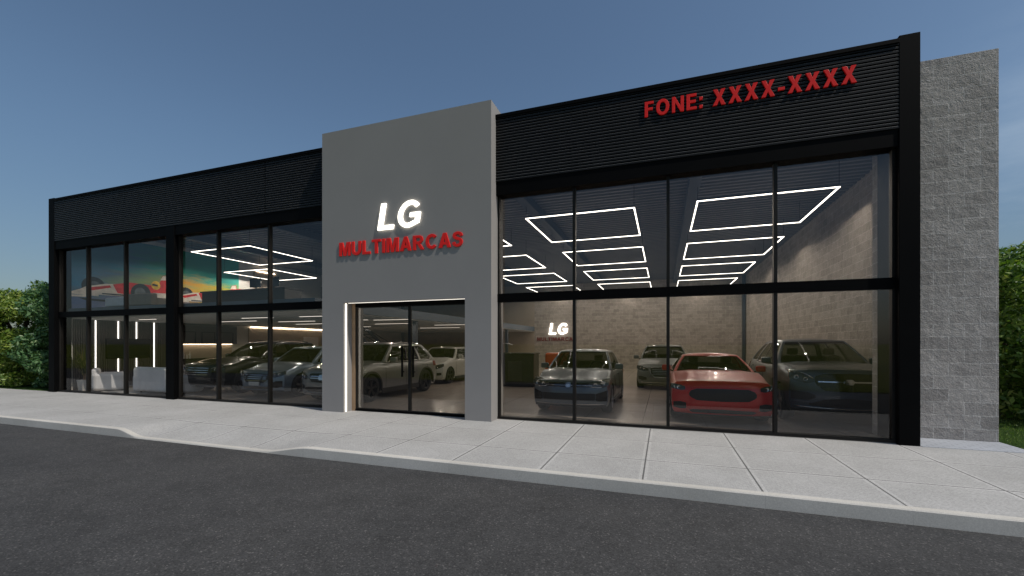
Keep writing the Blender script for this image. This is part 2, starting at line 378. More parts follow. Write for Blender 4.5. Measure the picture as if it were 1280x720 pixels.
m = MB(); m.box(-2500, 2500, -2500, 2500, -1.0, -0.30); struct(m.build('ground', M['field']))
m = MB(); m.box(-400, 400, -9.85, -3.25, -0.29, -0.142); struct(m.build('road', M['asphalt']))
m = MB(); m.box(-400, 400, -900, -9.85, -0.29, -0.12); struct(m.build('field', M['field']))
m = MB(); m.box(-300, XL - 0.35, 0.101, 300, -0.29, 0.003); m.box(5.151, 300, 0.101, 300, -0.29, 0.003); struct(m.build('lawn', M['lawn']))
xs = sorted(set([-120, -60, -30, -20, -15] + list(np.round(np.arange(-10.2, -4.6, 0.1), 3)) + [0, 5, 12, 30, 60, 120]))
ys = [0.10, -0.5, -1.0, -1.6, -2.1, -2.3, -2.5, -2.7, -2.9, -3.05, -3.16]
m = MB(); m.grid([[(x, y, -drop(x) * sstep(2.0, 3.1, -y) if y > -3.1 else -drop(x)) for x in xs] for y in ys])
m.grid([[(x, -3.16, z) for x in xs] for z in (-0.5,)] + [[(x, 0.10, -0.5) for x in xs]])
struct(m.build('sidewalk', M['slab'], smooth=True))
m = MB()
prof = lambda x: [(-3.16, -0.4), (-3.16, -drop(x) + 0.004), (-3.245, -drop(x) + 0.004), (-3.258, -drop(x) - 0.008), (-3.265, -0.148), (-3.265, -0.4)]
m.grid([[(x, a, b) for (a, b) in prof(x)] for x in xs])
struct(m.build('kerb', M['kerb'], sharp=30))
m = MB(); m.box(3.80, 5.15, -0.02, 0.95, -0.25, 0.006); m.box(4.85, 5.15, 0.95, 24, -0.25, 0.006); struct(m.build('paved_strip', M['paver']))

# ------------------------------------------------------------------ building
B = thing('car_dealership', 'long black and glass car showroom with a tall grey entrance portal', 'building', (0, 0, 0))
m = MB(); m.box(XL, XR, 0.955, YB, -0.2, 0.008); m.build('showroom_floor', M['floor'], B)
m = MB(); m.box(XL, 3.53, 0.101, 0.954, -0.2, 0.008); m.build('showroom_floor', M['floor'], B)
box('side_wall', M['block'], B, XL - 0.2, XL - 0.012, 0.28, YB + 0.2, 0, 6.3)
box('wall_lining', M['white'], B, XL - 0.01, XL, 0.35, YB, 0.01, 5.7)
m = MB(); m.box(XR, XR + 0.2, 0.955, YB + 0.2, 0, 5.95 + 0.3); m.build('side_wall', M['block_in'], B)
m = MB(); m.box(-8.5, XR, YB, YB + 0.2, 0, 6.3); m.build('back_wall', M['block_in'], B)
m = MB(); m.box(XL - 0.012, -8.5, YB, YB + 0.2, 0, 6.3)
m.build('back_wall', M['panel'], B)
# corrugated ceiling and roof
def corrugated(y, y1, xe):
    m = MB(); pr = []
    while y < y1:
        pr += [(y, 5.70), (y + 0.105, 5.70), (y + 0.12, 5.765), (y + 0.225, 5.765)]; y += 0.24
    m.grid([[(x, a, c) for (a, c) in pr] for x in (XL, xe)]); m.build('ceiling_sheet', M['ceil'], B)
corrugated(0.24, 0.96, 3.52); corrugated(0.96, YB, XR)
box('roof', M['black'], B, XL - 0.2, 3.52, 0.265, 0.96, 5.78, 5.95)
box('roof', M['black'], B, XL - 0.2, XR + 0.2, 0.965, YB + 0.2, 5.78, 5.95)
m = MB()
for x in (-16.5, -12.2, -7.9, -3.6, 0.72):
    m.box(x - 0.13, x + 0.13, 0.35, YB - 0.01, 5.45, 5.70)
m.build('roof_beam', M['steel'], B)
for x in (XL + 0.09, 4.53):
    box('steel_column', M['steel'], B, x - 0.08, x + 0.08, YB - 0.22, YB - 0.02, 0.01, 5.69)

# facade: posts
POSTS = [(-19.42, -19.10, 6.46, 0.45), (-13.62, -13.27, 5.0, 0.26), (3.52, 3.79, 6.48, 0.74)]
for (a, b_, h, d) in POSTS:
    box('facade_post', M['black'], B, a, b_, 0.0, d, 0.0, h, bevel=0.008)
SPANS = [(-19.10, -7.62), (-3.338, 3.52)]
for (a, b_) in SPANS:
    segs = [(-19.10, -13.62), (-13.27, -7.62)] if a < -10 else [(a, b_)]
    box('fascia_beam', M['black'], B, a, b_, 0.02, 0.34, 4.74, 5.0)
    for (c, d) in segs:
        box('transom_beam', M['black'], B, c, d, 0.10, 0.24, 2.49, 2.67)
    box('parapet_cap', M['black'], B, a, b_, -0.02, 0.28, 6.36, 6.43, bevel=0.006)
    box('parapet', M['black'], B, a, b_, 0.045, 0.26, 5.002, 6.358)
def cladding(x0, x1):
    pr = []; z = 5.005
    while z < 6.33:
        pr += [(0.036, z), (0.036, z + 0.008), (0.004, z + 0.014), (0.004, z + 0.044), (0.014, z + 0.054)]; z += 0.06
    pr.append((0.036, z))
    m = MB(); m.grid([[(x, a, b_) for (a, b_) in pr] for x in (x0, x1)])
    m.mi = [1 if k % 5 == 3 else 0 for k in range(len(m.f))]; m.build('ribbed_cladding', [M['clad'], M['edge']], B)  # upper slopes take the painted highlight grey, the rest stays black
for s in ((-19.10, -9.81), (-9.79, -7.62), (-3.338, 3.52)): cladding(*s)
# glazing
GY = 0.165
LEFT = [-19.10, -17.57, -15.69, -13.62]; MID = [-13.27, -11.69, -9.80, -7.62]; RIGHT = [-3.337, -1.69, 0.085, 1.84, 3.52]
for cols in (LEFT, MID, RIGHT):
    for x in cols[1:-1]:
        box('mullion', M['mullion'], B, x - 0.028, x + 0.028, 0.11, 0.225, 0.06, 2.489)
        box('mullion', M['mullion'], B, x - 0.028, x + 0.028, 0.11, 0.225, 2.671, 4.739)
    a, b_ = cols[0], cols[-1]
    box('sill', M['mullion'], B, a, b_, 0.10, 0.235, 0.009, 0.06)
    for x in (a + 0.022, b_ - 0.022):
        box('jamb', M['mullion'], B, x - 0.022, x + 0.022, 0.115, 0.22, 0.061, 2.488)
        box('jamb', M['mullion'], B, x - 0.022, x + 0.022, 0.115, 0.22, 2.672, 4.738)
    for (z0, z1) in ((0.055, 2.495), (2.665, 4.745)):
        for c, d in zip(cols[:-1], cols[1:]):
            pane('window_pane', M['glass'], B, c + 0.006, d - 0.006, GY - 0.005, GY + 0.005, z0, z1)

# entrance portal
PX0, PX1, PY, PZ = -7.69, -3.335, -0.25, 6.62
DX0, DX1, DZ = -7.06, -3.93, 2.57
m = MB()
m.box(PX0, DX0, PY, 0.45, 0.0, PZ); m.box(DX1, PX1, PY, 0.45, 0.0, PZ); m.box(DX0, DX1, PY, 0.45, DZ, PZ)
po = m.build('entrance_portal', M['render'], B)
bm = bmesh.new(); bm.from_mesh(po.data); bmesh.ops.remove_doubles(bm, verts=bm.verts, dist=0.0001); bm.to_mesh(po.data); bm.free()
D0 = DX0 + 0.10
dm = (D0 + DX1) / 2 - 0.02
DY = 0.06
box('door_jamb', M['gold'], B, DX0 + 0.002, D0, DY - 0.03, DY + 0.06, 0.0, DZ - 0.002)
box('light_strip', M['jambled'], B, DX0 + 0.003, DX0 + 0.022, PY + 0.05, PY + 0.085, 0.01, DZ - 0.02)
box('light_strip', M['ledtop'], B, DX0 + 0.03, DX1 - 0.01, PY + 0.12, PY + 0.145, DZ - 0.010, DZ - 0.003)
box('door_frame', M['black'], B, D0, DX1 - 0.002, DY - 0.03, DY + 0.05, DZ - 0.09, DZ - 0.003)
box('door_frame', M['black'], B, D0, DX1 - 0.002, DY - 0.03, DY + 0.05, 0.009, 0.055)
for (a, b_, hx) in ((D0, dm, dm - 0.16), (dm, DX1 - 0.002, dm + 0.13)):
    d = MB()
    d.box(a, a + 0.035, DY - 0.02, DY + 0.03, 0.056, DZ - 0.091); d.box(b_ - 0.035, b_, DY - 0.02, DY + 0.03, 0.056, DZ - 0.091); d.box(a + 0.035, b_ - 0.035, DY - 0.019, DY + 0.029, 0.056, 0.075); d.box(a + 0.035, b_ - 0.035, DY - 0.019, DY + 0.029, DZ - 0.11, DZ - 0.091)
    do = d.build('glass_door', M['mullion'], B)
    pane('door_pane', M['doorglass'], do, a + 0.03, b_ - 0.03, DY, DY + 0.01, 0.05, DZ - 0.085)
    h = MB(); h.box(hx - 0.02, hx + 0.02, DY - 0.085, DY - 0.05, 0.85, 1.55); h.box(hx - 0.012, hx + 0.012, DY - 0.052, DY, 0.95, 0.98); h.box(hx - 0.012, hx + 0.012, DY - 0.052, DY, 1.42, 1.45)
    h.build('pull_handle', M['black'], do, bevel=0.004)

# mezzanine
MX = -8.5
M['slabedge'] = plain('blue_grey_slab', (0.055, 0.08, 0.115), 0.5, var=0.1)
box('mezzanine_slab', M['slabedge'], B, XL + 0.002, MX, 0.36, YB - 0.002, 2.50, 2.80)
box('mezzanine_soffit', M['white'], B, XL + 0.003, MX - 0.06, 0.45, YB - 0.003, 2.47, 2.499)
for yy in (5.5, 10.5, 15.5):
    box('mezzanine_column', M['steel'], B, MX - 0.35, MX - 0.2, yy, yy + 0.15, 0.009, 2.47)

# free standing block wall beside the facade
W_ = MB(); W_.box(3.525, 5.135, 0.75, 0.95, 0.007, 6.40)
tag(W_.build('block_wall', M['block'], bevel=0.006), 'tall bare grey concrete block wall standing at the right end of the showroom', 'wall')

# ------------------------------------------------------------------ letters
def arc(cx, cy, rx, ry, a0, a1, n=18):
    return [(cx + rx * math.cos(R(a0 + (a1 - a0) * k / n)), cy + ry * math.sin(R(a0 + (a1 - a0) * k / n))) for k in range(n + 1)]
def stroke(path, wd):
    L_, R_ = [], []; n = len(path)
    for k in range(n):
        p0 = Vector(path[max(k - 1, 0)]); p1 = Vector(path[k]); p2 = Vector(path[min(k + 1, n - 1)])
        d1 = (p1 - p0).normalized() if k > 0 else (p2 - p1).normalized()
        d2 = (p2 - p1).normalized() if k < n - 1 else d1
        n1 = Vector((-d1.y, d1.x)); n2 = Vector((-d2.y, d2.x)); mm = (n1 + n2).normalized()
        s = wd / 2 / max(0.35, mm.dot(n1))
        L_.append(tuple(p1 + mm * s)); R_.append(tuple(p1 - mm * s))
    return L_ + R_[::-1]
def cat(pts, n=7):
    o = []
    P = [Vector(q) for q in pts]; P = [P[0] * 2 - P[1]] + P + [P[-1] * 2 - P[-2]]
    for k in range(1, len(P) - 2):
        for i in range(n):
            u = i / n; a, b_, c, d = P[k - 1], P[k], P[k + 1], P[k + 2]
            o.append(tuple(0.5 * ((2 * b_) + (c - a) * u + (2 * a - 5 * b_ + 4 * c - d) * u * u + (3 * b_ - a - 3 * c + d) * u ** 3)))
    o.append(tuple(P[-2])); return o
G = {
 'L': (0.60, [[(0, 0), (0, 1), (.21, 1), (.21, .18), (.60, .18), (.60, 0)]]),
 'T': (0.66, [[(.225, 0), (.225, .83), (0, .83), (0, 1), (.66, 1), (.66, .83), (.435, .83), (.435, 0)]]),
 'I': (0.21, [[(0, 0), (0, 1), (.21, 1), (.21, 0)]]),
 'E': (0.62, [[(0, 0), (0, 1), (.61, 1), (.61, .83), (.21, .83), (.21, .60), (.57, .60), (.57, .43), (.21, .43), (.21, .17), (.62, .17), (.62, 0)]]),
 'F': (0.58, [[(0, 0), (0, 1), (.58, 1), (.58, .83), (.21, .83), (.21, .59), (.52, .59), (.52, .42), (.21, .42), (.21, 0)]]),
 'N': (0.74, [[(0, 0), (0, 1), (.20, 1), (.54, .36), (.54, 1), (.74, 1), (.74, 0), (.54, 0), (.20, .64), (.20, 0)]]),
 'M': (0.86, [[(0, 0), (0, 1), (.29, 1), (.43, .34), (.57, 1), (.86, 1), (.86, 0), (.67, 0), (.67, .74), (.52, 0), (.34, 0), (.19, .74), (.19, 0)]]),
 'A': (0.80, [[(0, 0), (.29, 1), (.51, 1), (.80, 0), (.57, 0), (.51, .20), (.29, .20), (.23, 0)], [(.34, .37), (.40, .66), (.46, .37)]]),
 'X': (0.76, [[(0, 0), (.26, .51), (.02, 1), (.27, 1), (.38, .71), (.49, 1), (.74, 1), (.50, .51), (.76, 0), (.51, 0), (.38, .31), (.25, 0)]]),
 'R': (0.76, [[(0, 0), (0, 1), (.42, 1)] + arc(.42, .715, .27, .285, 88, -88, 12) + [(.50, .42), (.76, 0), (.52, 0), (.30, .40), (.21, .40), (.21, 0)],
              [(.21, .83), (.21, .58)] + arc(.40, .705, .10, .125, -88, 88, 8)]),
 'U': (0.72, [stroke([(.105, 1), (.105, .5)] + arc(.36, .36, .255, .27, 180, 360, 16) + [(.615, .5), (.615, 1)], .21)]),
 'O': (0.84, [arc(.42, .5, .42, .52, 0, 350, 35), arc(.42, .5, .20, .33, 350, 0, 35)]),
 'C': (0.76, [stroke(arc(.41, .5, .305, .415, 42, 318, 26), .20)]),
 'G': (0.82, [stroke(arc(.41, .5, .305, .415, 40, 290, 26) + [(.70, .20), (.70, .46), (.42, .46)], .19)]),
 'S': (0.66, [stroke(cat([(.575, .70), (.50, .86), (.33, .915), (.15, .85), (.115, .72), (.20, .60), (.35, .54), (.50, .46), (.555, .31), (.48, .14), (.31, .085), (.14, .15), (.075, .32)]), .19)]),
 ':': (0.20, [[(0, 0), (0, .2), (.2, .2), (.2, 0)], [(0, .52), (0, .72), (.2, .72), (.2, .52)]]),
 '-': (0.36, [[(0, .27), (0, .45), (.36, .45), (.36, .27)]]),
 ' ': (0.28, []),
}
def glyph_mesh(ch, h, depth, shear=0.0, bev=0.0, sx=1.0, T=None):
    cu = bpy.data.curves.new('glyph', 'CURVE'); cu.dimensions = '2D'; cu.fill_mode = 'BOTH'; cu.extrude = depth / 2
    if bev: cu.bevel_depth = bev; cu.bevel_resolution = 1; cu.offset = -bev
    for poly in (T or G)[ch][1]:
        sp = cu.splines.new('POLY'); sp.points.add(len(poly) - 1); sp.use_cyclic_u = True
        for q, (x, y) in zip(sp.points, poly): q.co = ((x * sx + shear * y) * h, y * h, 0, 1)
    ob = bpy.data.objects.new('glyph', cu); C.objects.link(ob)
    dg = bpy.context.evaluated_depsgraph_get()
    me = bpy.data.meshes.new_from_object(ob.evaluated_get(dg)); bpy.data.objects.remove(ob)
    # stand upright facing -Y
    me.transform(Matrix.Rotation(R(90), 4, 'X')); return me
GL = dict(G)
GL['L'] = (0.58, [[(0, 0), (0, 1), (.17, 1), (.17, .16), (.58, .16), (.58, 0)]])
GL['G'] = (0.82, [stroke(arc(.41, .5, .325, .425, 40, 290, 26) + [(.73, .20), (.73, .46), (.44, .46)], .155)])
def sign(name, label, text, x0, x1, z0, h, y, depth, mat, gap=0.10, shear=0.0, bev=0.0, T=None):
    T = T or G
    tw = sum(T[c][0] for c in text) + gap * (len(text) - 1) + shear
    sx = (x1 - x0) / (tw * h)
    root = thing(name, label, 'sign', (x0, y, z0))
    x = 0
    for c in text:
        if T[c][1]:
            me = glyph_mesh(c, h, depth, shear, bev, sx, T); me.materials.clear(); me.materials.append(mat)
            if c == ':':
                for poly in T[c][1]:
                    T2 = dict(T); T2[c] = (T[c][0], [poly]); me = glyph_mesh(c, h, depth, shear, bev, sx, T2); me.materials.clear(); me.materials.append(mat)
                    o = bpy.data.objects.new('colon_dot', me); C.objects.link(o); o.parent = root; o.location = (x * sx * h, 0, 0)
                x += T[c][0] + gap; continue
            o = bpy.data.objects.new('letter' if c.isalpha() else 'punctuation_mark', me); C.objects.link(o); o.parent = root; o.location = (x * sx * h, 0, 0)
            me.set_sharp_from_angle(angle=R(30))
        x += T[c][0] + gap
    return root
sign('illuminated_sign', 'big glowing white slanted LG letters on the grey entrance portal', 'LG', -6.09, -4.90, 4.17, 0.585, PY - 0.022, 0.036, M['sign_lit'], 0.11, 0.18, T=GL)
sign('sign', 'red MULTIMARCAS letters under the glowing letters on the grey portal', 'MULTIMARCAS', -7.17, -3.97, 3.655, 0.315, PY - 0.013, 0.024, M['red'], 0.10, 0, 0.003)
sign('sign', 'red FONE: XXXX-XXXX letters on the black ribbed fascia', 'FONE: XXXX-XXXX', -0.33, 2.96, 5.845, 0.285, -0.008, 0.022, M['red'], 0.16, 0, 0.004)
sign('illuminated_sign', 'small glowing LG letters on the block wall at the back of the showroom', 'LG', -7.45, -6.05, 2.26, 0.76, YB - 0.06, 0.06, M['sign_lit_in'], 0.11, 0.18, T=GL)
sign('sign', 'faint red MULTIMARCAS letters on the back wall inside the showroom', 'MULTIMARCAS', -8.3, -5.55, 1.82, 0.24, YB - 0.03, 0.05, M['redin'], 0.14)

# ------------------------------------------------------------------ hanging light frames
def lamp_spot(root, x, y, z, energy, col=(1.0, 0.91, 0.80)):
    l = bpy.data.lights.new('lamp_light', 'SPOT'); l.energy = energy; l.color = col; l.spot_size = R(172); l.spot_blend = 0.12; l.shadow_soft_size = 0.03
    o = bpy.data.objects.new('lamp_light', l); C.objects.link(o); o.parent = root; o.location = (x, y, z)
def led_frame(x0, y0, sx, sy, z, label):
    root = thing('pendant_light', label, 'ceiling light', (x0, y0, z), 'square light frames hanging from the ceiling')
    m = MB(); wd = 0.034 if x0 > -10 else 0.022
    m.box(0, sx, 0, wd, 0, 0.018); m.box(0, sx, sy - wd, sy, 0, 0.018); m.box(0, wd, wd, sy - wd, 0, 0.018); m.box(sx - wd, sx, wd, sy - wd, 0, 0.018)
    m.build('light_tube', M['led'], root)
    h = MB(); e = 0.004
    h.box(-e, sx + e, -e, wd, 0.0185, 0.055); h.box(-e, sx + e, sy - wd, sy + e, 0.0185, 0.055); h.box(-e, wd, wd, sy - wd, 0.0185, 0.055); h.box(sx - wd, sx + e, wd, sy - wd, 0.0185, 0.055)
    h.build('housing', M['black'], root)
    for (a, b_) in ((0.02, 0.02), (sx - 0.02, 0.02), (0.02, sy - 0.02), (sx - 0.02, sy - 0.02)):
        c = MB(); c.tube([(a, b_, 0.06), (a, b_, 5.70 - z)], 0.006, 5); c.build('cable', M['black'], root)
    for (a, b_) in ((sx / 2, 0.02), (sx / 2, sy - 0.02), (0.02, sy / 2), (sx - 0.02, sy / 2)): lamp_spot(root, a, b_, -0.035, 22 if x0 > -10 else 40)
ROWS = [(3.03, 'front'), (7.75, 'second'), (12.35, 'third'), (17.05, 'rearmost')]
COLS = [(0.78, 'beside the right block wall'), (-3.64, 'over the grey hatchback'), (-8.04, 'next to the mezzanine edge')]
for (x, cl) in COLS:
    for (y, rl) in ROWS:
        led_frame(x, y, 2.95, 3.0, 5.10, f'{rl} square light frame of the row {cl}')
led_frame(-16.95, 2.95, 3.0, 2.95, 5.10, 'larger square light frame nearest the street above the mezzanine')
led_frame(-18.55, 5.45, 2.65, 2.7, 4.80, 'lower square light frame deeper in above the mezzanine')

# linear lights under the mezzanine
for k, (x, y, w_, d_, wh) in enumerate([(-17.6, 1.6, 0.9, 0.02, 'above the white lounge chairs'), (-13.4, 2.2, 1.4, 0.022, 'above the black car'), (-10.9, 2.2, 1.4, 0.022, 'above the blue car'),
        (-15.2, 6.2, 1.8, 0.022, 'near the kitchen counter'), (-11.8, 7.2, 1.8, 0.022, 'deep behind the black and blue cars'), (-12.5, 12.0, 2.4, 0.022, 'farthest back'), (-9.9, 4.6, 1.6, 0.022, 'behind the entrance door'), (-16.2, 3.6, 1.8, 0.022, 'behind the lounge sofa'), (-14.2, 4.4, 1.8, 0.022, 'over the tail of the black car'), (-11.6, 4.4, 1.6, 0.022, 'over the tail of the blue car'), (-9.9, 9.0, 1.8, 0.022, 'over the white hatchback'), (-15.8, 9.5, 2.0, 0.022, 'in front of the warm lit wall panel')]):
    o = box('linear_light', M['ledline'], None, 0, w_, 0, d_, 0, 0.008, loc=(x, y, 2.461))
    lamp_spot(o, w_ / 2, d_ / 2, -0.035, 16)
    tag(o, 'thin white ceiling light under the mezzanine ' + wh, 'ceiling light', 'thin lights under the mezzanine')

# ------------------------------------------------------------------ lounge on the left
fw = thing('slatted_wall_panel', 'dark vertical slat panel with four upright light strips behind the lounge', 'wall panel', (XL, 0.55, 0))
m = MB(); m.box(0.002, 0.02, 0, 3.0, 0.02, 2.46)
LED_Y = [1.17 - 0.55, 1.85 - 0.55, 2.44 - 0.55, 3.05 - 0.55]
yy = 0.0
while yy < 2.98:
    if not any(abs(yy + 0.02 - l) < 0.055 for l in LED_Y): m.box(0.0205, 0.05, yy, yy + 0.035, 0.02, 2.46)
    yy += 0.065
m.build('slats', M['slat'], fw)
for l in LED_Y: box('light_strip', M['ledwall'], fw, 0.0205, 0.04, l - 0.016, l + 0.016, 0.35, 2.45)
tv = thing('television', 'wide black television on the slatted lounge wall', 'television', (XL + 0.055, 1.45, 1.06))
box('screen', M['screen'], tv, 0.05, 0.056, 0.012, 1.408, 0.012, 0.728); box('casing', M['black'], tv, 0.0, 0.0495, 0, 1.42, 0, 0.74)

def rbox(mb, x0, x1, y0, y1, z0, z1): mb.box(x0, x1, y0, y1, z0, z1)
def armchair(label, loc, rz, wd, dp, hb, split):
    t_ = thing('lounge_chair', label, 'chair', loc, None, rz)
    box('seat', M['fabric'], t_, -wd / 2, wd / 2, -dp / 2, dp / 2 - 0.16, 0.06, 0.42, bevel=0.12, seg=4)
    box('backrest', M['fabric'], t_, -wd / 2 + 0.01, wd / 2 - 0.01, dp / 2 - 0.22, dp / 2, 0.07, hb, bevel=0.105, seg=5)
    for s in (-1, 1): box('armrest', M['fabric'], t_, s * wd / 2 - 0.11, s * wd / 2 + 0.11, -dp / 2 + 0.04, dp / 2 - 0.05, 0.05, 0.62, bevel=0.105, seg=5)
    m = MB()
    for a in (-1, 1):
        for c in (-1, 1): m.box(a * wd * .38 - .02, a * wd * .38 + .02, c * dp * .36 - .02, c * dp * .36 + .02, 0.009, 0.07)
    m.build('base', M['black'], t_)
    if split: box('cushion', M['fabric'], t_, -wd / 2 + 0.14, wd / 2 - 0.14, -dp / 2 - 0.02, dp / 2 - 0.24, 0.425, 0.56, bevel=0.05)
armchair('rounded white lounge chair next to the potted plant', (-18.0, 0.95, 0), R(150), 1.0, 0.9, 0.78, False)
armchair('wide white lounge sofa behind the second window post', (-15.35, 1.15, 0), R(180), 1.9, 1.0, 0.86, True)
m = MB(); m.lathe([(0.0, 0.0), (1.35, 0.0), (1.35, 0.012), (0, 0.012)], 40, 'z'); tag(m.build('rug', M['rug'], loc=(-16.8, 1.6, 0.009)), 'round pale rug between the lounge chairs', 'rug')

pl = thing('potted_plant', 'thin leaved plant in a pale pot inside the left corner window', 'plant', (-18.75, 0.62, 0.009))
m = MB(); m.lathe([(0, 0), (0.15, 0), (0.19, 0.36), (0.17, 0.36), (0.15, 0.31), (0, 0.31)], 20, 'z'); m.build('pot', M['pot'], pl, sharp=40)
m = MB()
for k in range(5): m.tube([(0.02 * k - .04, 0.02 * (k % 2), 0.3), (0.035 * k - .07, 0.01, 0.55), (0.06 * k - .12, 0.05 * (k % 3) - .05, 0.8)], [0.014, 0.01, 0.006], 6)
m.build('stem', M['gold'], pl)
m = MB()
for k in range(150):
    a = random.uniform(0, 2 * math.pi); h0 = random.uniform(0.5, 0.85); ln = random.uniform(0.4, 0.75); sp = random.uniform(0.25, 0.7)
    b0 = Vector((random.uniform(-.1, .1), random.uniform(-.06, .06), h0)); d = Vector((math.cos(a), math.sin(a), 0)); s = Vector((-math.sin(a), math.cos(a), 0)) * 0.011
    pts = [b0 + d * (ln * sp * u) + Vector((0, 0, ln * (1.2 * u - 0.9 * sp * u * u))) for u in (0, .35, .7, 1)]
    ww = [0.6, 1, .7, .05]
    m.grid([[q - s * g_ for q, g_ in zip(pts, ww)], [q + s * g_ for q, g_ in zip(pts, ww)]])
m.build('foliage', M['straw'], pl)

# kitchen counter along the left wall
kt = thing('kitchen_counter', 'dark counter with wall cabinets and a warm lit backsplash under the mezzanine', 'counter', (XL, 3.75, 0))
box('base_cabinet', M['darkwood'], kt, 0.002, 0.6, 0, 2.6, 0.009, 0.95, bevel=0.005)
box('worktop', M['deskblack'], kt, 0.002, 0.64, -0.02, 2.62, 0.951, 0.99, bevel=0.004)
box('backsplash', M['panel'], kt, 0.002, 0.02, 0, 2.6, 0.991, 1.599)
box('wall_cabinet', M['darkwood'], kt, 0.002, 0.35, 0, 2.6, 1.60, 2.40, bevel=0.005)
box('light_strip', M['ledwarm'], kt, 0.08, 0.11, 0.05, 2.55, 1.585, 1.597)
m = MB()
for (a, b_) in ((0.1, 0.7), (0.95, 1.55), (1.7, 2.4)):
    for q in (a, b_ - 0.03): m.box(0.352, 0.375, q, q + 0.03, 1.62, 2.1)
    m.box(0.352, 0.375, a, b_, 1.6, 1.62); m.box(0.352, 0.375, a, b_, 2.1, 2.13)
m.build('shelf_frame', M['black'], kt)
for k, (y_, hh) in enumerate(((0.25, .26), (0.38, .2), (0.5, .3))):
    m = MB(); m.lathe([(0, 0), (.035, 0), (.035, hh * .6), (.014, hh * .75), (.014, hh), (0, hh)], 12, 'z')
    tag(m.build('bottle', M['pot'], loc=(XL + 0.3, 3.75 + y_, 0.991), sharp=40), ['middle sized', 'shortest', 'tallest'][k] + ' pale bottle on the dark kitchen counter', 'bottle', 'bottles on the kitchen counter')
# warm wall washer at the back of the mezzanine undercroft
wp = thing('wall_panel', 'warm lit beige wall panel behind the parked cars under the mezzanine', 'wall panel', (XL, 7.2, 0))
box('panel', M['panel'], wp, 0.002, 0.06, 0, 6.0, 0.02, 2.38, bevel=0.004)
box('light_strip', M['ledwarm'], wp, 0.065, 0.10, 0.1, 5.9, 2.42, 2.45)
box('notice', M['paper'], wp, 0.061, 0.07, 3.4, 4.5, 1.5, 2.0)
t_ = thing('wall_panel', 'beige lit wall panel beside the racing car mural upstairs', 'wall panel', (XL, 7.5, 2.81))
box('panel', M['panel'], t_, 0.002, 0.06, 0, 1.3, 0.0, 2.4); box('light_strip', M['ledwarm'], t_, 0.065, 0.09, 0.1, 1.2, 2.42, 2.45)
t_ = thing('kitchen_counter', 'pale counter with a warm lit strip on the mezzanine floor', 'counter', (XL, 12.0, 2.81))
box('base_cabinet', M['darkwood'], t_, 0.002, 0.6, 0, 5, 0.0, 0.9); box('backsplash', M['panel'], t_, 0.002, 0.02, 0, 5, 0.901, 1.5); box('wall_cabinet', M['darkwood'], t_, 0.002, 0.35, 0, 5, 1.5, 2.2); box('light_strip', M['ledwarm'], t_, 0.08, 0.11, 0.05, 4.9, 1.485, 1.498)

# stair up to the mezzanine
st = thing('staircase', 'dark steel staircase climbing to the mezzanine behind the silver white SUV', 'staircase', (-14.7, 9.0, 0))
for k in range(13): box('step', M['darkwood'], st, 0.05 + k * 0.215, 0.31 + k * 0.215, 0.05, 1.05, 2.26 - k * 0.184, 2.30 - k * 0.184)
for y in (0.0, 1.06):
    m = MB(); v = [(0.0, y, 2.46), (0.25, y, 2.46), (3.05, y, 0.01), (2.75, y, 0.01)]; v2 = [(a, y + 0.04, c) for a, _, c in v]
    m.add(v + v2, [(0, 1, 2, 3), (7, 6, 5, 4), (0, 4, 5, 1), (1, 5, 6, 2), (2, 6, 7, 3), (3, 7, 4, 0)]); m.build('stringer', M['steel'], st)
    m = MB(); m.tube([(0.2, y + .02, 3.3 - .9), (2.95, y + .02, 0.95)], 0.02, 8); m.build('handrail', M['black'], st)
    for k in (2, 6, 10): box('rail_post', M['black'], st, 0.18 + k * .215, 0.21 + k * .215, y + .008, y + .032, 2.3 - k * .184, 3.2 - 0.9 - k * .184 + .1 + .0)

# mezzanine furniture
sf = thing('sofa', 'pale beige low sofa on the mezzanine in front of the mural', 'sofa', (-16.9, 0.95, 2.81))
box('seat', M['beigefab'], sf, -1.0, 1.35, 0.0, 0.8, 0.06, 0.30, bevel=0.05)
box('backrest', M['fabric'], sf, -1.0, 0.15, -0.2, 0.02, 0.05, 0.36, bevel=0.05); box('backrest', M['beigefab'], sf, 0.17, 1.35, -0.2, 0.02, 0.05, 0.44, bevel=0.05)
box('base', M['black'], sf, -0.95, 1.3, -0.1, 0.75, 0.0, 0.06)
dk = thing('desk', 'long dark desk with a solid front on the mezzanine', 'desk', (-15.4, 3.4, 2.81))
box('front_panel', M['darkwood'], dk, -1.6, 2.6, 0, 0.04, 0.0, 0.78); box('top', M['darkwood'], dk, -1.65, 2.65, -0.05, 0.8, 0.781, 0.83, bevel=0.005)
for s in (-1.6, 2.56): box('side_panel', M['darkwood'], dk, s, s + 0.04, 0.041, 0.75, 0.0, 0.78)
for k, x in enumerate((-14.7, -13.8)):
    q = thing('desk_monitor', ['left', 'right'][k] + ' black monitor on the mezzanine desk', 'monitor', (x, 3.8, 3.641), 'monitors on the mezzanine desk')
    box('screen', M['screen'], q, -.28, .28, 0, .03, .12, .46, bevel=.004); box('stand', M['black'], q, -.1, .1, -.06, .1, 0, .012); box('neck', M['black'], q, -.02, .02, .031, .05, .012, .3)

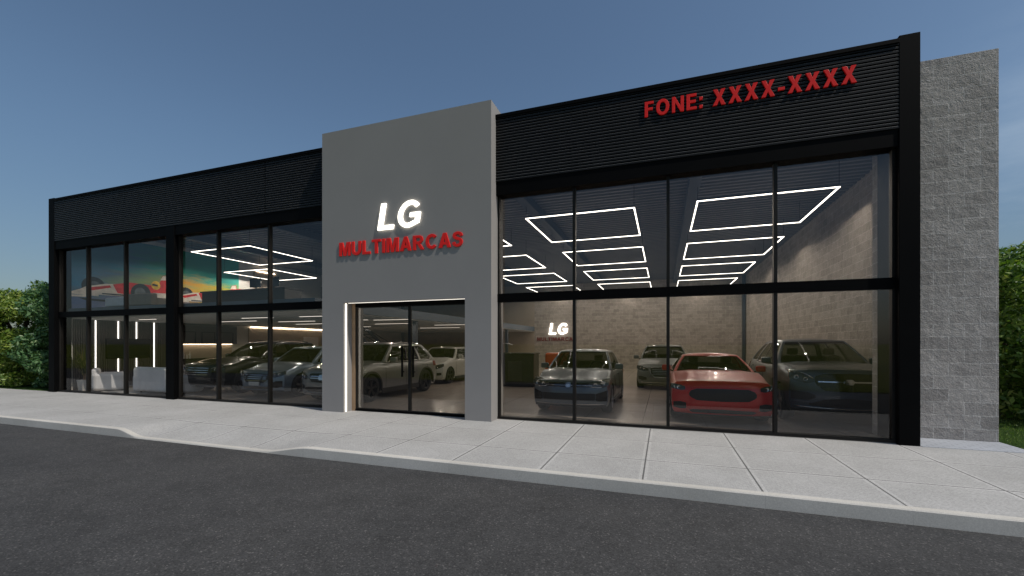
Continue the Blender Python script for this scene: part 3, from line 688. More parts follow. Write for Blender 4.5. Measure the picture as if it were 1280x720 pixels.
# mural of two racing cars on the left wall of the mezzanine
t = NT('mural_ground'); b = t.bsdf((0.1, 0.2, 0.2, 1), 0.7); p = t.pos(); s = t.n('ShaderNodeSeparateXYZ'); t.l(p, s.inputs[0])
mp = t.n('ShaderNodeMapping'); mp.inputs['Scale'].default_value = (1, 0.55, 3.2); t.l(p, mp.inputs['Vector'])
nf = t.noise(mp.outputs[0], 1.6, 7, 0.62); nn = t.math('MULTIPLY', t.math('SUBTRACT', nf, 0.5), 1.5)
yv = t.math('ADD', t.math('MULTIPLY', s.outputs[1], 1 / 6.6), t.math('MULTIPLY', nn, 0.35))
zv = t.math('ADD', t.math('MULTIPLY', t.math('SUBTRACT', s.outputs[2], 2.8), 1 / 2.7), t.math('MULTIPLY', nn, 0.35))
top = t.ramp(yv, [(0.05, (0.046, 0.230, 0.368)), (0.3, (0.046, 0.230, 0.391)), (0.55, (0.034, 0.368, 0.276)), (0.95, (0.023, 0.368, 0.322))])
low = t.ramp(yv, [(0.0, (0.046, 0.276, 0.506)), (0.2, (0.115, 0.207, 0.299)), (0.45, (0.276, 0.391, 0.115)), (0.6, (0.800, 0.391, 0.046)), (0.8, (0.690, 0.506, 0.046)), (1.0, (0.230, 0.506, 0.092))])
road_ = t.ramp(yv, [(0.0, (0.092, 0.161, 0.368)), (0.5, (0.230, 0.230, 0.276)), (1.0, (0.460, 0.299, 0.184))])
c = t.mix(low, top, t.ramp(zv, [(0.48, (0, 0, 0)), (0.66, (1, 1, 1))])); c = t.mix(road_, c, t.ramp(zv, [(0.18, (0, 0, 0)), (0.24, (1, 1, 1))]))
t.l(c, b.inputs['Base Color']); M['mural'] = t.m
M['p_red'] = plain('mural_red', (0.75, 0.03, 0.03), 0.7, var=0.4, scale=5); M['p_white'] = plain('mural_white', (0.8, 0.74, 0.66), 0.7, var=0.2, scale=5)
M['p_dark'] = plain('mural_dark', (0.02, 0.03, 0.035), 0.7, var=0.4, scale=6); M['p_yel'] = plain('mural_yellow', (0.8, 0.5, 0.05), 0.7, var=0.3); M['p_grey'] = plain('mural_grey', (0.10, 0.12, 0.13), 0.7, var=0.3)
mu = thing('mural', 'wide blue green mural of red and white racing cars on the mezzanine wall', 'mural', (XL, 0, 0))
box('painted_ground', M['mural'], mu, 0.002, 0.02, 0.36, 6.7, 2.81, 5.55)
def paint(name, mat, poly, lay):
    me = bpy.data.meshes.new(name); n = len(poly); x0, x1 = 0.0205 + lay * 0.004, 0.0235 + lay * 0.004
    me.from_pydata([(x0, a, c) for a, c in poly] + [(x1, a, c) for a, c in poly], [], [list(range(n))[::-1], [n + k for k in range(n)]] + [[k, (k + 1) % n, n + (k + 1) % n, n + k] for k in range(n)])
    me.materials.append(M[mat]); return link(name, me, mu)
def ell(cy, cz, ry, rz): return [(cy + ry * math.cos(R(a)), cz + rz * math.sin(R(a))) for a in range(0, 360, 15)]
def racer(y0, z0, s):
    P = lambda L_: [(y0 + a * s, z0 + c * s) for a, c in L_]
    E = lambda a, c, r1, r2: ell(y0 + a * s, z0 + c * s, r1 * s, r2 * s)
    paint('tyre', 'p_dark', E(.75, .32, .36, .36), 0); paint('wheel_rim', 'p_grey', E(.78, .32, .2, .2), 1)
    paint('nose_cone', 'p_white', P([(0, .02), (.35, .18), (.5, .28), (1.1, .46), (1.7, .52), (2.3, .58), (2.3, .05), (.9, .02), (.9, -.04), (0, -.02)]), 2)
    paint('car_flank', 'p_red', P([(1.35, .47), (1.9, .62), (2.7, .60), (2.9, .35), (2.3, .1), (1.5, .15)]), 3)
    paint('cockpit', 'p_red', P([(2.55, .35), (2.6, .55), (2.95, .6), (3.1, 1.05), (3.35, 1.12), (3.5, .4), (3.4, .2), (2.6, .2)]), 4)
    paint('helmet', 'p_yel', E(2.85, .62, .17, .18), 5); paint('visor', 'p_dark', P([(2.7, .6), (2.72, .68), (2.92, .66), (2.92, .58)]), 6)
    paint('front_wing', 'p_white', P([(-.12, -.06), (.55, -.03), (.62, -.10), (-.1, -.13)]), 3); paint('air_box', 'p_white', P([(3.02, .86), (3.12, 1.05), (3.32, 1.08), (3.36, .9)]), 6)
    paint('shadow', 'p_dark', P([(.3, -.14), (3.6, -.2), (3.6, -.28), (.5, -.22)]), 2); paint('stripe', 'p_red', P([(.5, .24), (1.25, .42), (1.3, .34), (.7, .16)]), 4); paint('stripe', 'p_grey', P([(1.0, .10), (2.0, .12), (2.0, .06), (1.0, .05)]), 5)
    paint('rear_wing', 'p_red', P([(3.3, .75), (3.62, .82), (3.62, .95), (3.3, .90)]), 5); paint('tyre', 'p_dark', E(3.42, .22, .30, .34), 3)
    paint('tyre', 'p_dark', E(2.3, .22, .36, .40), 5); paint('wheel_rim', 'p_grey', E(2.27, .22, .2, .24), 6)
    paint('side_pod', 'p_white', P([(2.75, .3), (3.5, .33), (3.6, -.05), (2.8, -.1)]), 5)
racer(0.40, 3.36, 0.95); racer(3.60, 3.42, 0.88)

# ------------------------------------------------------------------ counter by the hatchback
rc = thing('reception_desk', 'glossy black reception desk standing left of the grey hatchback', 'desk', (-6.2, 6.6, 0))
box('body', M['deskblack'], rc, 0, 1.75, 0, 0.7, 0.12, 1.22, bevel=0.01); box('plinth', M['black'], rc, 0.05, 1.7, 0.05, 0.65, 0.009, 0.119)
box('top', M['deskblack'], rc, -0.03, 1.78, -0.03, 0.75, 1.221, 1.27, bevel=0.008); box('drawer_front', M['darkwood'], rc, 0.75, 1.3, -0.012, -0.001, 0.25, 0.95, bevel=0.004)
lamp = thing('desk_lamp', 'thin curved silver lamp on the black reception desk', 'lamp', (-5.9, 6.9, 1.271))
m = MB(); m.lathe([(0, 0), (.09, 0), (.09, .015), (0, .015)], 16, 'z'); m.build('base', M['paper'], lamp)
m = MB(); m.tube([(0, 0, .015), (0, 0, .2), (.05, 0, .3), (.2, 0, .36), (.42, 0, .33)], .008, 6); m.build('arm', M['paper'], lamp, smooth=True)
m = MB(); m.tube([(.36, 0, .345), (.52, 0, .30)], .02, 8); m.build('lamp_shade', M['paper'], lamp)
oc = thing('orange_counter', 'bright orange rounded counter standing behind the grey hatchback', 'counter', (-4.15, 7.0, 0))
box('body', M['orange'], oc, 0, 1.1, 0, 0.6, 0.08, 1.28, bevel=0.09); box('plinth', M['black'], oc, 0.1, 1.0, 0.08, 0.52, 0.009, 0.08)

# ------------------------------------------------------------------ cars
def car_paint(name, col, metal=0.35, rough=0.3, flake=True):
    t = NT(name); b = t.bsdf((*col, 1), rough, metal, 0.5)
    b.inputs['Coat Weight'].default_value = 0.5; b.inputs['Coat Roughness'].default_value = 0.05
    co = t.n('ShaderNodeTexCoord').outputs['Object']
    f = t.noise(co, 420, 2); t.l(t.ramp(f, [(0.3, tuple(x * .8 for x in col)), (0.7, tuple(min(1, x * 1.2) for x in col))]), b.inputs['Base Color'])
    return t.m
M['tyre'] = plain('tyre_rubber', (0.012, 0.012, 0.012), 0.85, bump=0.2)
M['rim'] = plain('alloy_rim', (0.30, 0.30, 0.31), 0.3, 0.9, 0.08)
M['rimdark'] = plain('dark_rim', (0.035, 0.035, 0.037), 0.35, 0.7, 0.1)
M['chrome'] = plain('chrome', (0.75, 0.75, 0.75), 0.12, 1.0, 0.03)
M['trim'] = plain('black_trim', (0.011, 0.011, 0.012), 0.5)
M['gloss'] = plain('gloss_black', (0.006, 0.006, 0.007), 0.15)
M['interior'] = plain('car_interior', (0.03, 0.028, 0.026), 0.8)
M['tan'] = plain('tan_leather', (0.28, 0.21, 0.14), 0.6)
M['cargl'] = glass_mat('car_glass', (0.42, 0.44, 0.42), 0.06)
M['lampgl'] = plain('headlight_glass', (0.035, 0.037, 0.04), 0.08, spec=0.8)
M['lens'] = plain('headlight_lens', (0.75, 0.75, 0.78), 0.12, 0.8)
M['tail'] = plain('tail_light_red', (0.22, 0.006, 0.006), 0.15)
M['plate'] = plain('number_plate', (0.5, 0.5, 0.5), 0.5)

def lerp(a, b, u): return a + (b - a) * u
def interp(x, pts): return float(np.interp(x, [q[0] for q in pts], [q[1] for q in pts]))
def smooth_interp(x, pts):
    for (a, va), (b, vb) in zip(pts[:-1], pts[1:]):
        if x <= b: 
            return va if x <= a else lerp(va, vb, (lambda u: u * u * (3 - 2 * u))((x - a) / (b - a)))
    return pts[-1][1]

def make_car(name, label, loc, P):
    L, W, H, zb = P['L'], P['W'], P['H'], P.get('zb', 0.2)
    hw = W / 2; zh = P['hood_z']; yc, zc = P['cowl']; belt = P['belt']; Sf = P.get('Sf', 0.25); Sr = P.get('Sr', 0.20)
    wr = P.get('wr', 0.34); fo = P['fo']; wb = P['wb']; paint = P['paint']
    root = thing(name, label, 'car', loc)
    FR = [0, .04, .12, .22, .34, .46, .58, .70, .80, .88, .94, .975, 1.0]
    BUL = [(0, .925), (.06, .955), (.16, .985), (.35, .998), (.55, 1.0), (.72, .99), (.86, .972), (.94, .945), (1, .895)]
    NOSE = P.get('nose', [(0, .13), (.05, .075), (.14, .03), (.3, 0), (.55, .0), (.72, .022), (.86, .06), (.95, .11), (1, .16)])
    TAIL = P.get('tail', [(0, .14), (.08, .06), (.3, 0), (.6, 0), (.85, .03), (1, .10)])
    ycn = NOSE[-1][1]
    stations = [Sf] + list(np.linspace(Sf, L - Sr, 34))[1:]
    def ztop(y):
        return smooth_interp(y, [(Sf, zh - .035), (yc - .1, zc - .02), (yc + .5, belt - .01), (L * .75, belt + .01), (L - Sr, P.get('tail_z', belt))])
    def hwid(y): return hw * interp(y, [(Sf, P.get('fw', .945)), (Sf + .25, .97), (fo, .985), (fo + .5, .99), (L * .5, .985), (L - fo * .9, 1.0), (L - Sr - .25, .965), (L - Sr, .90)])
    def bul(f): return interp(f, BUL)
    FX = [-1, -.96, -.88, -.76, -.6, -.42, -.21, 0, .21, .42, .6, .76, .88, .96, 1]
    pexp = P.get('pexp', 3.0)
    nose_rows = []
    for f in FR:
        z1 = zb + (ztop(Sf) - zb) * f; z0 = zb + (zh - zb) * f
        nose_rows.append((hwid(Sf) * bul(f), interp(f, NOSE), Sf, z0, z1))
    hood = []
    for y in stations:
        u = (y - Sf) / (yc - Sf); ycen = y - (Sf - ycn) * max(0, 1 - u) ** 1.5
        zcen = smooth_interp(y, [(Sf, zh), (yc, zc + .025), (yc + .6, belt + .0), (L - Sr, P.get('tail_z', belt) + .02)])
        hood.append((hwid(y) * bul(1), ycen, y, zcen, ztop(y)))
    tail_rows = []
    for f in FR[::-1]:
        z1 = zb + (ztop(L - Sr) - zb) * f
        tail_rows.append((hwid(L - Sr) * bul(f), L - interp(f, TAIL), L - Sr, zb + (P.get('tail_z', belt) + .02 - zb) * f, z1))
    def row(r, kz=2.2):
        X, y0, y1, z0, z1 = r
        return [(X * q, lerp(y0, y1, abs(q) ** pexp), lerp(z0, z1, abs(q) ** kz)) for q in FX]
    b = MB()
    b.grid([row(r) for r in nose_rows]); 
    scoop = P.get('hood_crease', 0)
    hr = [row(r, 2.8) for r in hood]
    if scoop:
        for k, y in enumerate(stations):
            if y < yc - .15: hr[k] = [(x, yy, z + scoop * math.exp(-((abs(q) - .55) / .10) ** 2) * sstep(Sf, Sf + .5, y)) for (x, yy, z), q in zip(hr[k], FX)]
    ci = [k for k, y in enumerate(stations) if y < yc + .12][-1]; ce = [k for k, y in enumerate(stations) if y < P['base_r'] - .1][-1]
    b.grid(hr[:ci + 1]); b.grid(hr[ci:ce + 1], 1); b.grid(hr[ce:])
    b.grid([row(r) for r in tail_rows])
    for s in (-1, 1):
        b.grid([[(s * hwid(y) * bul(f) * (1 - P.get('waist', .012) * math.exp(-((f - .42) / .14) ** 2) * (1 if fo + .45 < y < fo + wb - .4 else 0)), y, zb + (ztop(y) - zb) * f) for y in stations] for f in FR])
    b.grid([[(-hwid(y) * bul(0), y, zb), (0, y, zb), (hwid(y) * bul(0), y, zb)] for y in stations], 2)
    b.grid([[(q[0], q[1], q[2]) for q in row(nose_rows[0])], [(hwid(Sf) * bul(0) * q, Sf, zb) for q in FX]], 2)
    b.grid([[(q[0], q[1], q[2]) for q in row(tail_rows[-1])], [(hwid(L - Sr) * bul(0) * q, L - Sr, zb) for q in FX]], 2)
    me = bpy.data.meshes.new('body'); me.from_pydata(b.v, [], b.f)
    for mt in (paint, M['interior'], M['trim']): me.materials.append(mt)
    me.polygons.foreach_set('material_index', b.mi)
    bm = bmesh.new(); bm.from_mesh(me); bmesh.ops.remove_doubles(bm, verts=bm.verts, dist=0.0008)
    bmesh.ops.holes_fill(bm, edges=[e for e in bm.edges if e.is_boundary], sides=0)
    bmesh.ops.recalc_face_normals(bm, faces=bm.faces); bm.to_mesh(me); bm.free()
    tmp = bpy.data.objects.new('tmp', me); C.objects.link(tmp)
    cut = MB(); wy = (fo, fo + wb); ra = wr + P.get('archgap', .045)
    for y in wy:
        for s in (-1, 1):
            vs = []; n = 28
            for x in (s * (hw - .26), s * (hw + .2)):
                for k in range(n):
                    a = 2 * math.pi * k / n; vs.append((x, y + ra * math.cos(a), wr + .01 + ra * math.sin(a)))
            cut.add(vs, [tuple(range(n)), tuple(n + k for k in range(n))[::-1]] + [(k, n + k, n + (k + 1) % n, (k + 1) % n) for k in range(n)], 2)
    cm = bpy.data.meshes.new('cut'); cm.from_pydata(cut.v, [], cut.f)
    for mt in (paint, M['interior'], M['trim']): cm.materials.append(mt)
    cm.polygons.foreach_set('material_index', cut.mi)
    bm = bmesh.new(); bm.from_mesh(cm); bmesh.ops.recalc_face_normals(bm, faces=bm.faces); bm.to_mesh(cm); bm.free()
    co = bpy.data.objects.new('cut', cm); C.objects.link(co)
    md = tmp.modifiers.new('b', 'BOOLEAN'); md.object = co; md.operation = 'DIFFERENCE'; md.solver = 'EXACT'
    dg = bpy.context.evaluated_depsgraph_get(); dg.update()
    bme = bpy.data.meshes.new_from_object(tmp.evaluated_get(dg))
    bpy.data.objects.remove(tmp); bpy.data.objects.remove(co)
    bme.name = 'body'; bme.polygons.foreach_set('use_smooth', [True] * len(bme.polygons)); bme.set_sharp_from_angle(angle=R(32))
    bo = bpy.data.objects.new('body', bme); C.objects.link(bo); bo.parent = root
    # conforming patches on the nose and hood
    allr = nose_rows + hood[1:ci + 1]
    def nose_y(x, z):
        zs, yv = [], []
        for k, (X, y0, y1, z0, z1) in enumerate(allr):
            f = min(1, abs(x) / X); kz = 2.2 if k < len(nose_rows) else 2.8
            zz = lerp(z0, z1, f ** kz); 
            if zs and zz <= zs[-1]: continue
            zs.append(zz); yv.append(lerp(y0, y1, f ** pexp))
        return float(np.interp(z, zs, yv))
    def patch(pname, mat, cols, off=0.006, parent=None, mirror=False, rows=4, sink=0.05, yfun=None, sgn=-1):
        yf = yfun or nose_y; outs = []
        cols = sorted(cols)
        full = []
        for (a, b_) in zip(cols[:-1], cols[1:]):
            nn = max(1, int(abs(b_[0] - a[0]) * hw / .05))
            for i in range(nn):
                u = i / nn; full.append(tuple(lerp(a[k], b_[k], u) for k in range(3)))
        full.append(cols[-1])
        for s in ((1, -1) if mirror else (1,)):
            g = [[(s * x * hw, yf(s * x * hw, lerp(z0, z1, r / rows)) + sgn * off, lerp(z0, z1, r / rows)) for r in range(rows + 1)] for (x, z0, z1) in full]
            m = MB(); m.grid(g)
            ring = [g[0][r] for r in range(rows + 1)] + [g[k][rows] for k in range(1, len(g))] + [g[-1][r] for r in range(rows - 1, -1, -1)] + [g[k][0] for k in range(len(g) - 2, 0, -1)]
            ring.append(ring[0]); m.grid([ring, [(x, y - sgn * sink, z) for (x, y, z) in ring]])
            outs.append(m.build(pname, mat, parent or root, sharp=50))
        return outs
    for it in P['front']:
        nm, mt, cols = it[0], it[1], it[2]; kw = it[3] if len(it) > 3 else {}
        patch(nm, M[mt] if isinstance(mt, str) and mt != 'PAINT' else paint, cols, **kw)
    for (cols, lenses, drl) in P['lamps']:
        hs = patch('headlight', M['lampgl'], cols, 0.007, None, True)
        for s, ho in zip((1, -1), hs):
            for (lx, lz, lr) in lenses:
                q = MB(); q.lathe([(0, -.008), (lr * .6, -.006), (lr, .004), (lr * 1.12, .01)], 14, 'z'); 
                o = q.build('lens', M['lens'], ho, smooth=True); x = s * lx * hw; o.location = (x, nose_y(x, lz) - .010, lz); o.rotation_euler = (R(90), 0, s * R(25))
            if drl:
                pts = [(s * a * hw, nose_y(s * a * hw, c) - .012, c) for a, c in drl]
                q = MB(); q.tube(pts, .008, 6); q.build('light_bar', M['chrome'], ho, smooth=True)
    for line in P.get('chrome', []):
        pts = []
        for (a, b_) in zip(line[:-1], line[1:]):
            for i in range(6): u = i / 6; pts.append((lerp(a[0], b_[0], u), lerp(a[1], b_[1], u)))
        pts.append(line[-1])
        q = MB(); q.tube([(a * hw, nose_y(a * hw, c) - .010, c) for a, c in pts], .009, 6); q.build('chrome_strip', M['chrome'], root, smooth=True)
    if 'plate' in P:
        z = P['plate']; y = nose_y(0, z) - .02; box('licence_plate', M['plate'], root, -.2, .2, y - .01, y + .01, z - .055, z + .055)
    # hood shut lines and door seams
    def seam(pts, wd=.006, nm='door_seam'):
        m = MB(); m.tube(pts, wd, 4); m.build(nm, M['trim'], root)
    # greenhouse ------------------------------------------------------
    wF, wRf, yRF, yRR, bR = hwid(yc + .3) * .905, hw * P.get('roofw', .68), P['roof'][0], P['roof'][1], P['base_r']
    zB = belt - .02; zR = H - .045
    FXW = [-1, -.93, -.62, -.32, 0, .32, .62, .93, 1]
    side_u = P.get('side_u', [0, .05, .16, .28, .41, .455, .58, .72, .80, .84, .95, 1])
    glass_cols = P.get('side_glass', [(1, 4), (5, 7)])
    per = []
    cF, cR = .22, .10
    base_f = [(wF * q, yc + cF * abs(q) ** 2.4) for q in FXW]; roof_f = [(wRf * q, yRF + .09 * abs(q) ** 2.4) for q in FXW]
    bw_r = wF * P.get('rw', .97); rw_r = wRf * .95
    def sidept(u, top):
        if top: return (lerp(wRf, rw_r, u) + .018 * math.sin(math.pi * u), lerp(yRF + .09, yRR - .05, u))
        return (lerp(wF, bw_r, u) + .045 * math.sin(math.pi * u), lerp(yc + cF, bR - cR, u))
    base_s = [sidept(u, 0) for u in side_u]; roof_s = [sidept(u, 1) for u in side_u]
    base_b = [(bw_r * q, bR - cR * abs(q) ** 2.4) for q in FXW[::-1]]; roof_b = [(rw_r * q, yRR - .05 * abs(q) ** 2.4) for q in FXW[::-1]]
    loopB = base_f + base_s[1:] + base_b[1:] + [(-x, y) for x, y in base_s[::-1]][1:]
    loopR = roof_f + roof_s[1:] + roof_b[1:] + [(-x, y) for x, y in roof_s[::-1]][1:]
    nF, nS = len(FXW) - 1, len(side_u) - 1
    VR = [0, .07, .2, .4, .6, .78, .88, .95, 1]
    def zroof(y):  # roof line falls a little to front and rear
        return zR - P.get('roof_drop', .03) * (abs(y - (yRF * .6 + yRR * .4)) / (yRR - yRF)) ** 2 * 2
    def gpt(k, v):
        (bx_, by_), (rx, ry) = loopB[k], loopR[k]
        bow = .028 * 4 * v * (1 - v)
        zt = zroof(ry)
        zb_ = zB + (zc - belt + .01 if by_ < yc + .15 else 0)
        d = Vector((bx_, (by_ - (yc + bR) / 2) * .4)); d.normalize()
        return (lerp(bx_, rx, v) + d.x * bow, lerp(by_, ry, v) + d.y * bow, lerp(zb_, zt, v ** .97))
    reg = {}
    n = len(loopB) - 1
    for k in range(n):
        for r in range(len(VR) - 1):
            v0 = VR[r]
            if k < nF: key = 'windshield' if 1 <= k < nF - 1 and 1 <= r < 7 else 'frame'
            elif k < nF + nS or k >= nF + nS + nF:
                kk = k - nF if k < nF + nS else (nS - 1) - (k - (nF + nS + nF))
                key = 'frame'
                if 1 <= r < 6:
                    for gi, (a, c) in enumerate(glass_cols):
                        if a <= kk < c: key = ('side_window', gi, k < nF + nS)
                    if key == 'frame' and 4 <= kk < 5 and P.get('black_b', True): key = 'pillar'
            else: key = 'rear_window' if nF + nS + 1 <= k < nF + nS + nF - 1 and 2 <= r < 6 else 'frame'
            reg.setdefault(key, MB()).add([gpt(k, VR[r]), gpt(k + 1, VR[r]), gpt(k + 1, VR[r + 1]), gpt(k, VR[r + 1])], [(0, 1, 2, 3)])
    def weld(o):
        bm = bmesh.new(); bm.from_mesh(o.data); bmesh.ops.remove_doubles(bm, verts=bm.verts, dist=.0008); bmesh.ops.recalc_face_normals(bm, faces=bm.faces); bm.to_mesh(o.data); bm.free()
        o.data.polygons.foreach_set('use_smooth', [True] * len(o.data.polygons)); o.data.set_sharp_from_angle(angle=R(45))
    for key, mb in reg.items():
        nm = key if isinstance(key, str) else key[0]
        mt = {'frame': paint, 'pillar': M['gloss']}.get(nm, M['cargl'])
        o = mb.build({'frame': 'cabin_frame', 'pillar': 'door_pillar'}.get(nm, nm), mt, root); weld(o)
        if nm in ('frame', 'pillar'):
            sm = o.modifiers.new('thick', 'SOLIDIFY'); sm.thickness = .03; sm.offset = 1 if False else -1
    # roof
    ro = MB(); rows_ = []
    for k, u in enumerate(side_u):
        xs_, y_ = roof_s[k]; rr = []
        for q in FXW:
            yy = (yRF + .09 * abs(q) ** 2.4) if k == 0 else (yRR - .05 * abs(q) ** 2.4 if k == nS else lerp(yRF + .09 * abs(q) ** 2.4, yRR - .05 * abs(q) ** 2.4, u))
            e = 1 - abs(q) ** 2.2
            base = zroof(y_)
            crown = .045 * e * (min(1, math.sin(math.pi * min(max(u, 0), 1)) * 2.2))
            rr.append((xs_ * q, yy, zroof(yy) + crown))
        rows_.append(rr)
    ro.grid(rows_); o = ro.build('roof_panel', M['gloss'] if P.get('black_roof') else paint, root, smooth=True)
    sm = o.modifiers.new('thick', 'SOLIDIFY'); sm.thickness = .025; sm.offset = -1
    if P.get('rails'):
        for s in (-1, 1):
            pts = [(s * (roof_s[k][0] - .05), roof_s[k][1] + (.06 if k == 1 else 0), zroof(roof_s[k][1]) + (.012 if k in (1, nS - 1) else .05)) for k in range(1, nS)]
            q = MB(); q.tube(pts, .016, 6); q.build('roof_rail', M['chrome'] if P['rails'] == 'c' else M['trim'], root, smooth=True)
    # seats, dashboard, steering wheel
    sm_ = M[P.get('seat', 'interior')]
    ys_ = yc + 1.0
    for s in (-1, 1):
        q = MB(); q.box(s * .37 - .23, s * .37 + .23, ys_ + .02, ys_ + .14, belt - .12, belt + .17); q.build('seat', sm_, root, bevel=.05)
        q = MB(); q.box(s * .37 - .12, s * .37 + .12, ys_ + .06, ys_ + .16, belt + .19, belt + .35); q.build('headrest', sm_, root, bevel=.04)
    if bR - ys_ > 1.3:
        q = MB(); q.box(-.62, .62, ys_ + .85, ys_ + .98, belt - .1, belt + .16); q.build('rear_seat', sm_, root, bevel=.05)
    q = MB(); q.box(-hw * .78, hw * .78, yc + .30, yc + .62, belt - .1, belt + .03); q.build('dashboard', M['interior'], root, bevel=.04)
    q = MB(); q.tube([(.37 + .17 * math.cos(a), yc + .72 + .05 * math.sin(a), belt + .02 + .17 * math.sin(a)) for a in np.linspace(0, 2 * math.pi, 21)], .014, 6); q.build('steering_wheel', M['interior'], root)
    # wheels
    sp = P.get('spokes', 5); tw = .235
    for y in wy:
        for s in (-1, 1):
            xo = s * (hw - .02); d = -s
            m = MB()
            m.lathe([(wr * .68, 0), (wr * .74, d * -.004), (wr * .9, d * .0), (wr * .975, d * .02), (wr, d * .045), (wr, d * (tw - .045)), (wr * .96, d * (tw - .01)), (wr * .68, d * tw), (wr * .66, d * .12), (wr * .66, d * .02), (wr * .68, 0)], 36, 'x', (xo, 0, 0))
            wo = m.build('wheel', M['tyre'], root, sharp=35); wo.location = (0, y, wr + .009)
            rm = M['rimdark'] if P.get('darkrim') else M['rim']
            m = MB(); m.lathe([(wr * .69, d * -.002), (wr * .665, d * .004), (wr * .64, d * .03), (wr * .63, d * .12)], 36, 'x', (xo, 0, 0))
            m.lathe([(0, d * .012), (wr * .13, d * .014), (wr * .16, d * .03), (wr * .16, d * .1)], 16, 'x', (xo, 0, 0))
            for k in range(sp):
                for da in ((-.16, .16) if sp <= 6 and P.get('twin') else (0,)):
                    a = 2 * math.pi * k / sp + .3; a2 = a + da; w0, w1 = wr * (.085 if sp <= 6 else .05), wr * (.10 if sp <= 6 and not P.get('twin') else .055)
                    r0, r1 = wr * .10, wr * .66
                    vs = []
                    for x, sc in ((d * .02, 1), (d * .06, 1)):
                        for (r_, w_, aa) in ((r0, w0, a), (r1, w1, a2)):
                            cx, cz = r_ * math.cos(aa), r_ * math.sin(aa); tx, tz = -math.sin(aa), math.cos(aa)
                            xx = x - (d * .014 if r_ == r1 else 0)
                            vs += [(xo + xx, cx - tx * w_, cz - tz * w_), (xo + xx, cx + tx * w_, cz + tz * w_)]
                    m.add(vs, [(0, 1, 3, 2), (4, 6, 7, 5), (0, 2, 6, 4), (1, 5, 7, 3), (0, 4, 5, 1), (2, 3, 7, 6)])
            m.build('rim', rm, wo, sharp=30)
            m = MB(); m.lathe([(0, d * .09), (wr * .5, d * .09), (wr * .5, d * .11), (0, d * .11)], 24, 'x', (xo, 0, 0)); m.build('brake_disc', M['rimdark'], wo)
    # arch lips, sill trim
    if P.get('lip'):
        for y in wy:
            for s in (-1, 1):
                g = []
                for k in range(25):
                    a = R(-12 + 204 * k / 24); rr_ = []
                    for (r_, x_) in ((ra - .002, hw - .03), (ra - .002, hw + .012), (ra + .05, hw + .008), (ra + .055, hw - .03)):
                        z_ = max(.17, wr + .01 + r_ * math.sin(a)); rr_.append((s * x_, y + r_ * math.cos(a), z_))
                    g.append(rr_)
                q = MB(); q.grid(g); q.build('arch_trim', M['trim'], root, sharp=40)
    for s in (-1, 1):
        q = MB(); q.box(s * hw * .975 - .03, s * hw * .975 + .015, fo + ra + .06, fo + wb - ra - .06, zb - .03, zb + P.get('sill_h', .07)); q.build('sill_trim', M['trim'], root, bevel=.012)
        # doors: seams and handles
        X = lambda y, z: s * (hwid(y) * bul((z - zb) / (ztop(y) - zb)) + .001)
        ds = P.get('doors', [yc + .25, yc + 1.30, bR - .75])
        for y in ds:
            q = MB(); q.tube([(X(y, z), y + (.0 if z < belt - .2 else .02), z) for z in np.linspace(zb + .08, belt - .02, 7)], .004, 4); q.build('door_seam', M['trim'], root)
        for y in ds[1:]:
            yy = y - .2; z = belt - .13; x = X(yy, z); q = MB(); q.tube([(x + s * .002, yy - .1, z), (x + s * .026, yy - .08, z), (x + s * .026, yy + .06, z), (x + s * .002, yy + .08, z)], .011, 6)
            q.build('door_handle', M['chrome'] if P.get('brighthandles') else paint, root)
        # mirror
        mx_, my, mz = s * (hw + .06), yc + .52, belt + .07
        q = MB(); q.box(mx_ - .10, mx_ + .10, my - .06, my + .07, mz - .065, mz + .075); o = q.build('side_mirror', paint, root, bevel=.035)
        q = MB(); q.tube([(s * (hw - .12), my + .02, mz - .09), (mx_ - s * .06, my, mz - .04)], .018, 6); q.build('mirror_stalk', M['trim'], o)
        q = MB(); q.box(mx_ - .085, mx_ + .085, my + .0705, my + .074, mz - .05, mz + .06); q.build('mirror_glass', M['chrome'], o)
        # tail light wraps the corner
        q = MB(); g = []
        for (u, yt) in ((0, L - Sr - .24), (.5, L - Sr - .1), (1, L - Sr - .01)):
            g.append([(X(yt, z) + s * .006, yt, z) for z in np.linspace(belt - .22, belt - .05, 4)])
        q.grid(g); o = q.build('tail_light', M['tail'], root); sm = o.modifiers.new('thick', 'SOLIDIFY'); sm.thickness = .012; sm.offset = 1
    # beltline moulding
    if P.get('beltchrome'):
        for s in (-1, 1):
            q = MB(); q.tube([(s * (sidept(u, 0)[0] + .012), sidept(u, 0)[1], zB + .035) for u in np.linspace(.03, .93, 14)], .008, 5); q.build('belt_moulding', M['chrome'], root)
    return root

def bars(name, mat, x0, x1, z0, z1, n, th, **kw):
    return [(name, mat, [(x0, lerp(z0, z1, (k + .5) / n) - th, lerp(z0, z1, (k + .5) / n) + th), (x1, lerp(z0, z1, (k + .5) / n) - th, lerp(z0, z1, (k + .5) / n) + th)], dict(off=.016, rows=1, sink=.03, **kw)) for k in range(n)]
sym = lambda pts: sorted([(-x, a, c) for x, a, c in pts if x > 0] + list(pts))

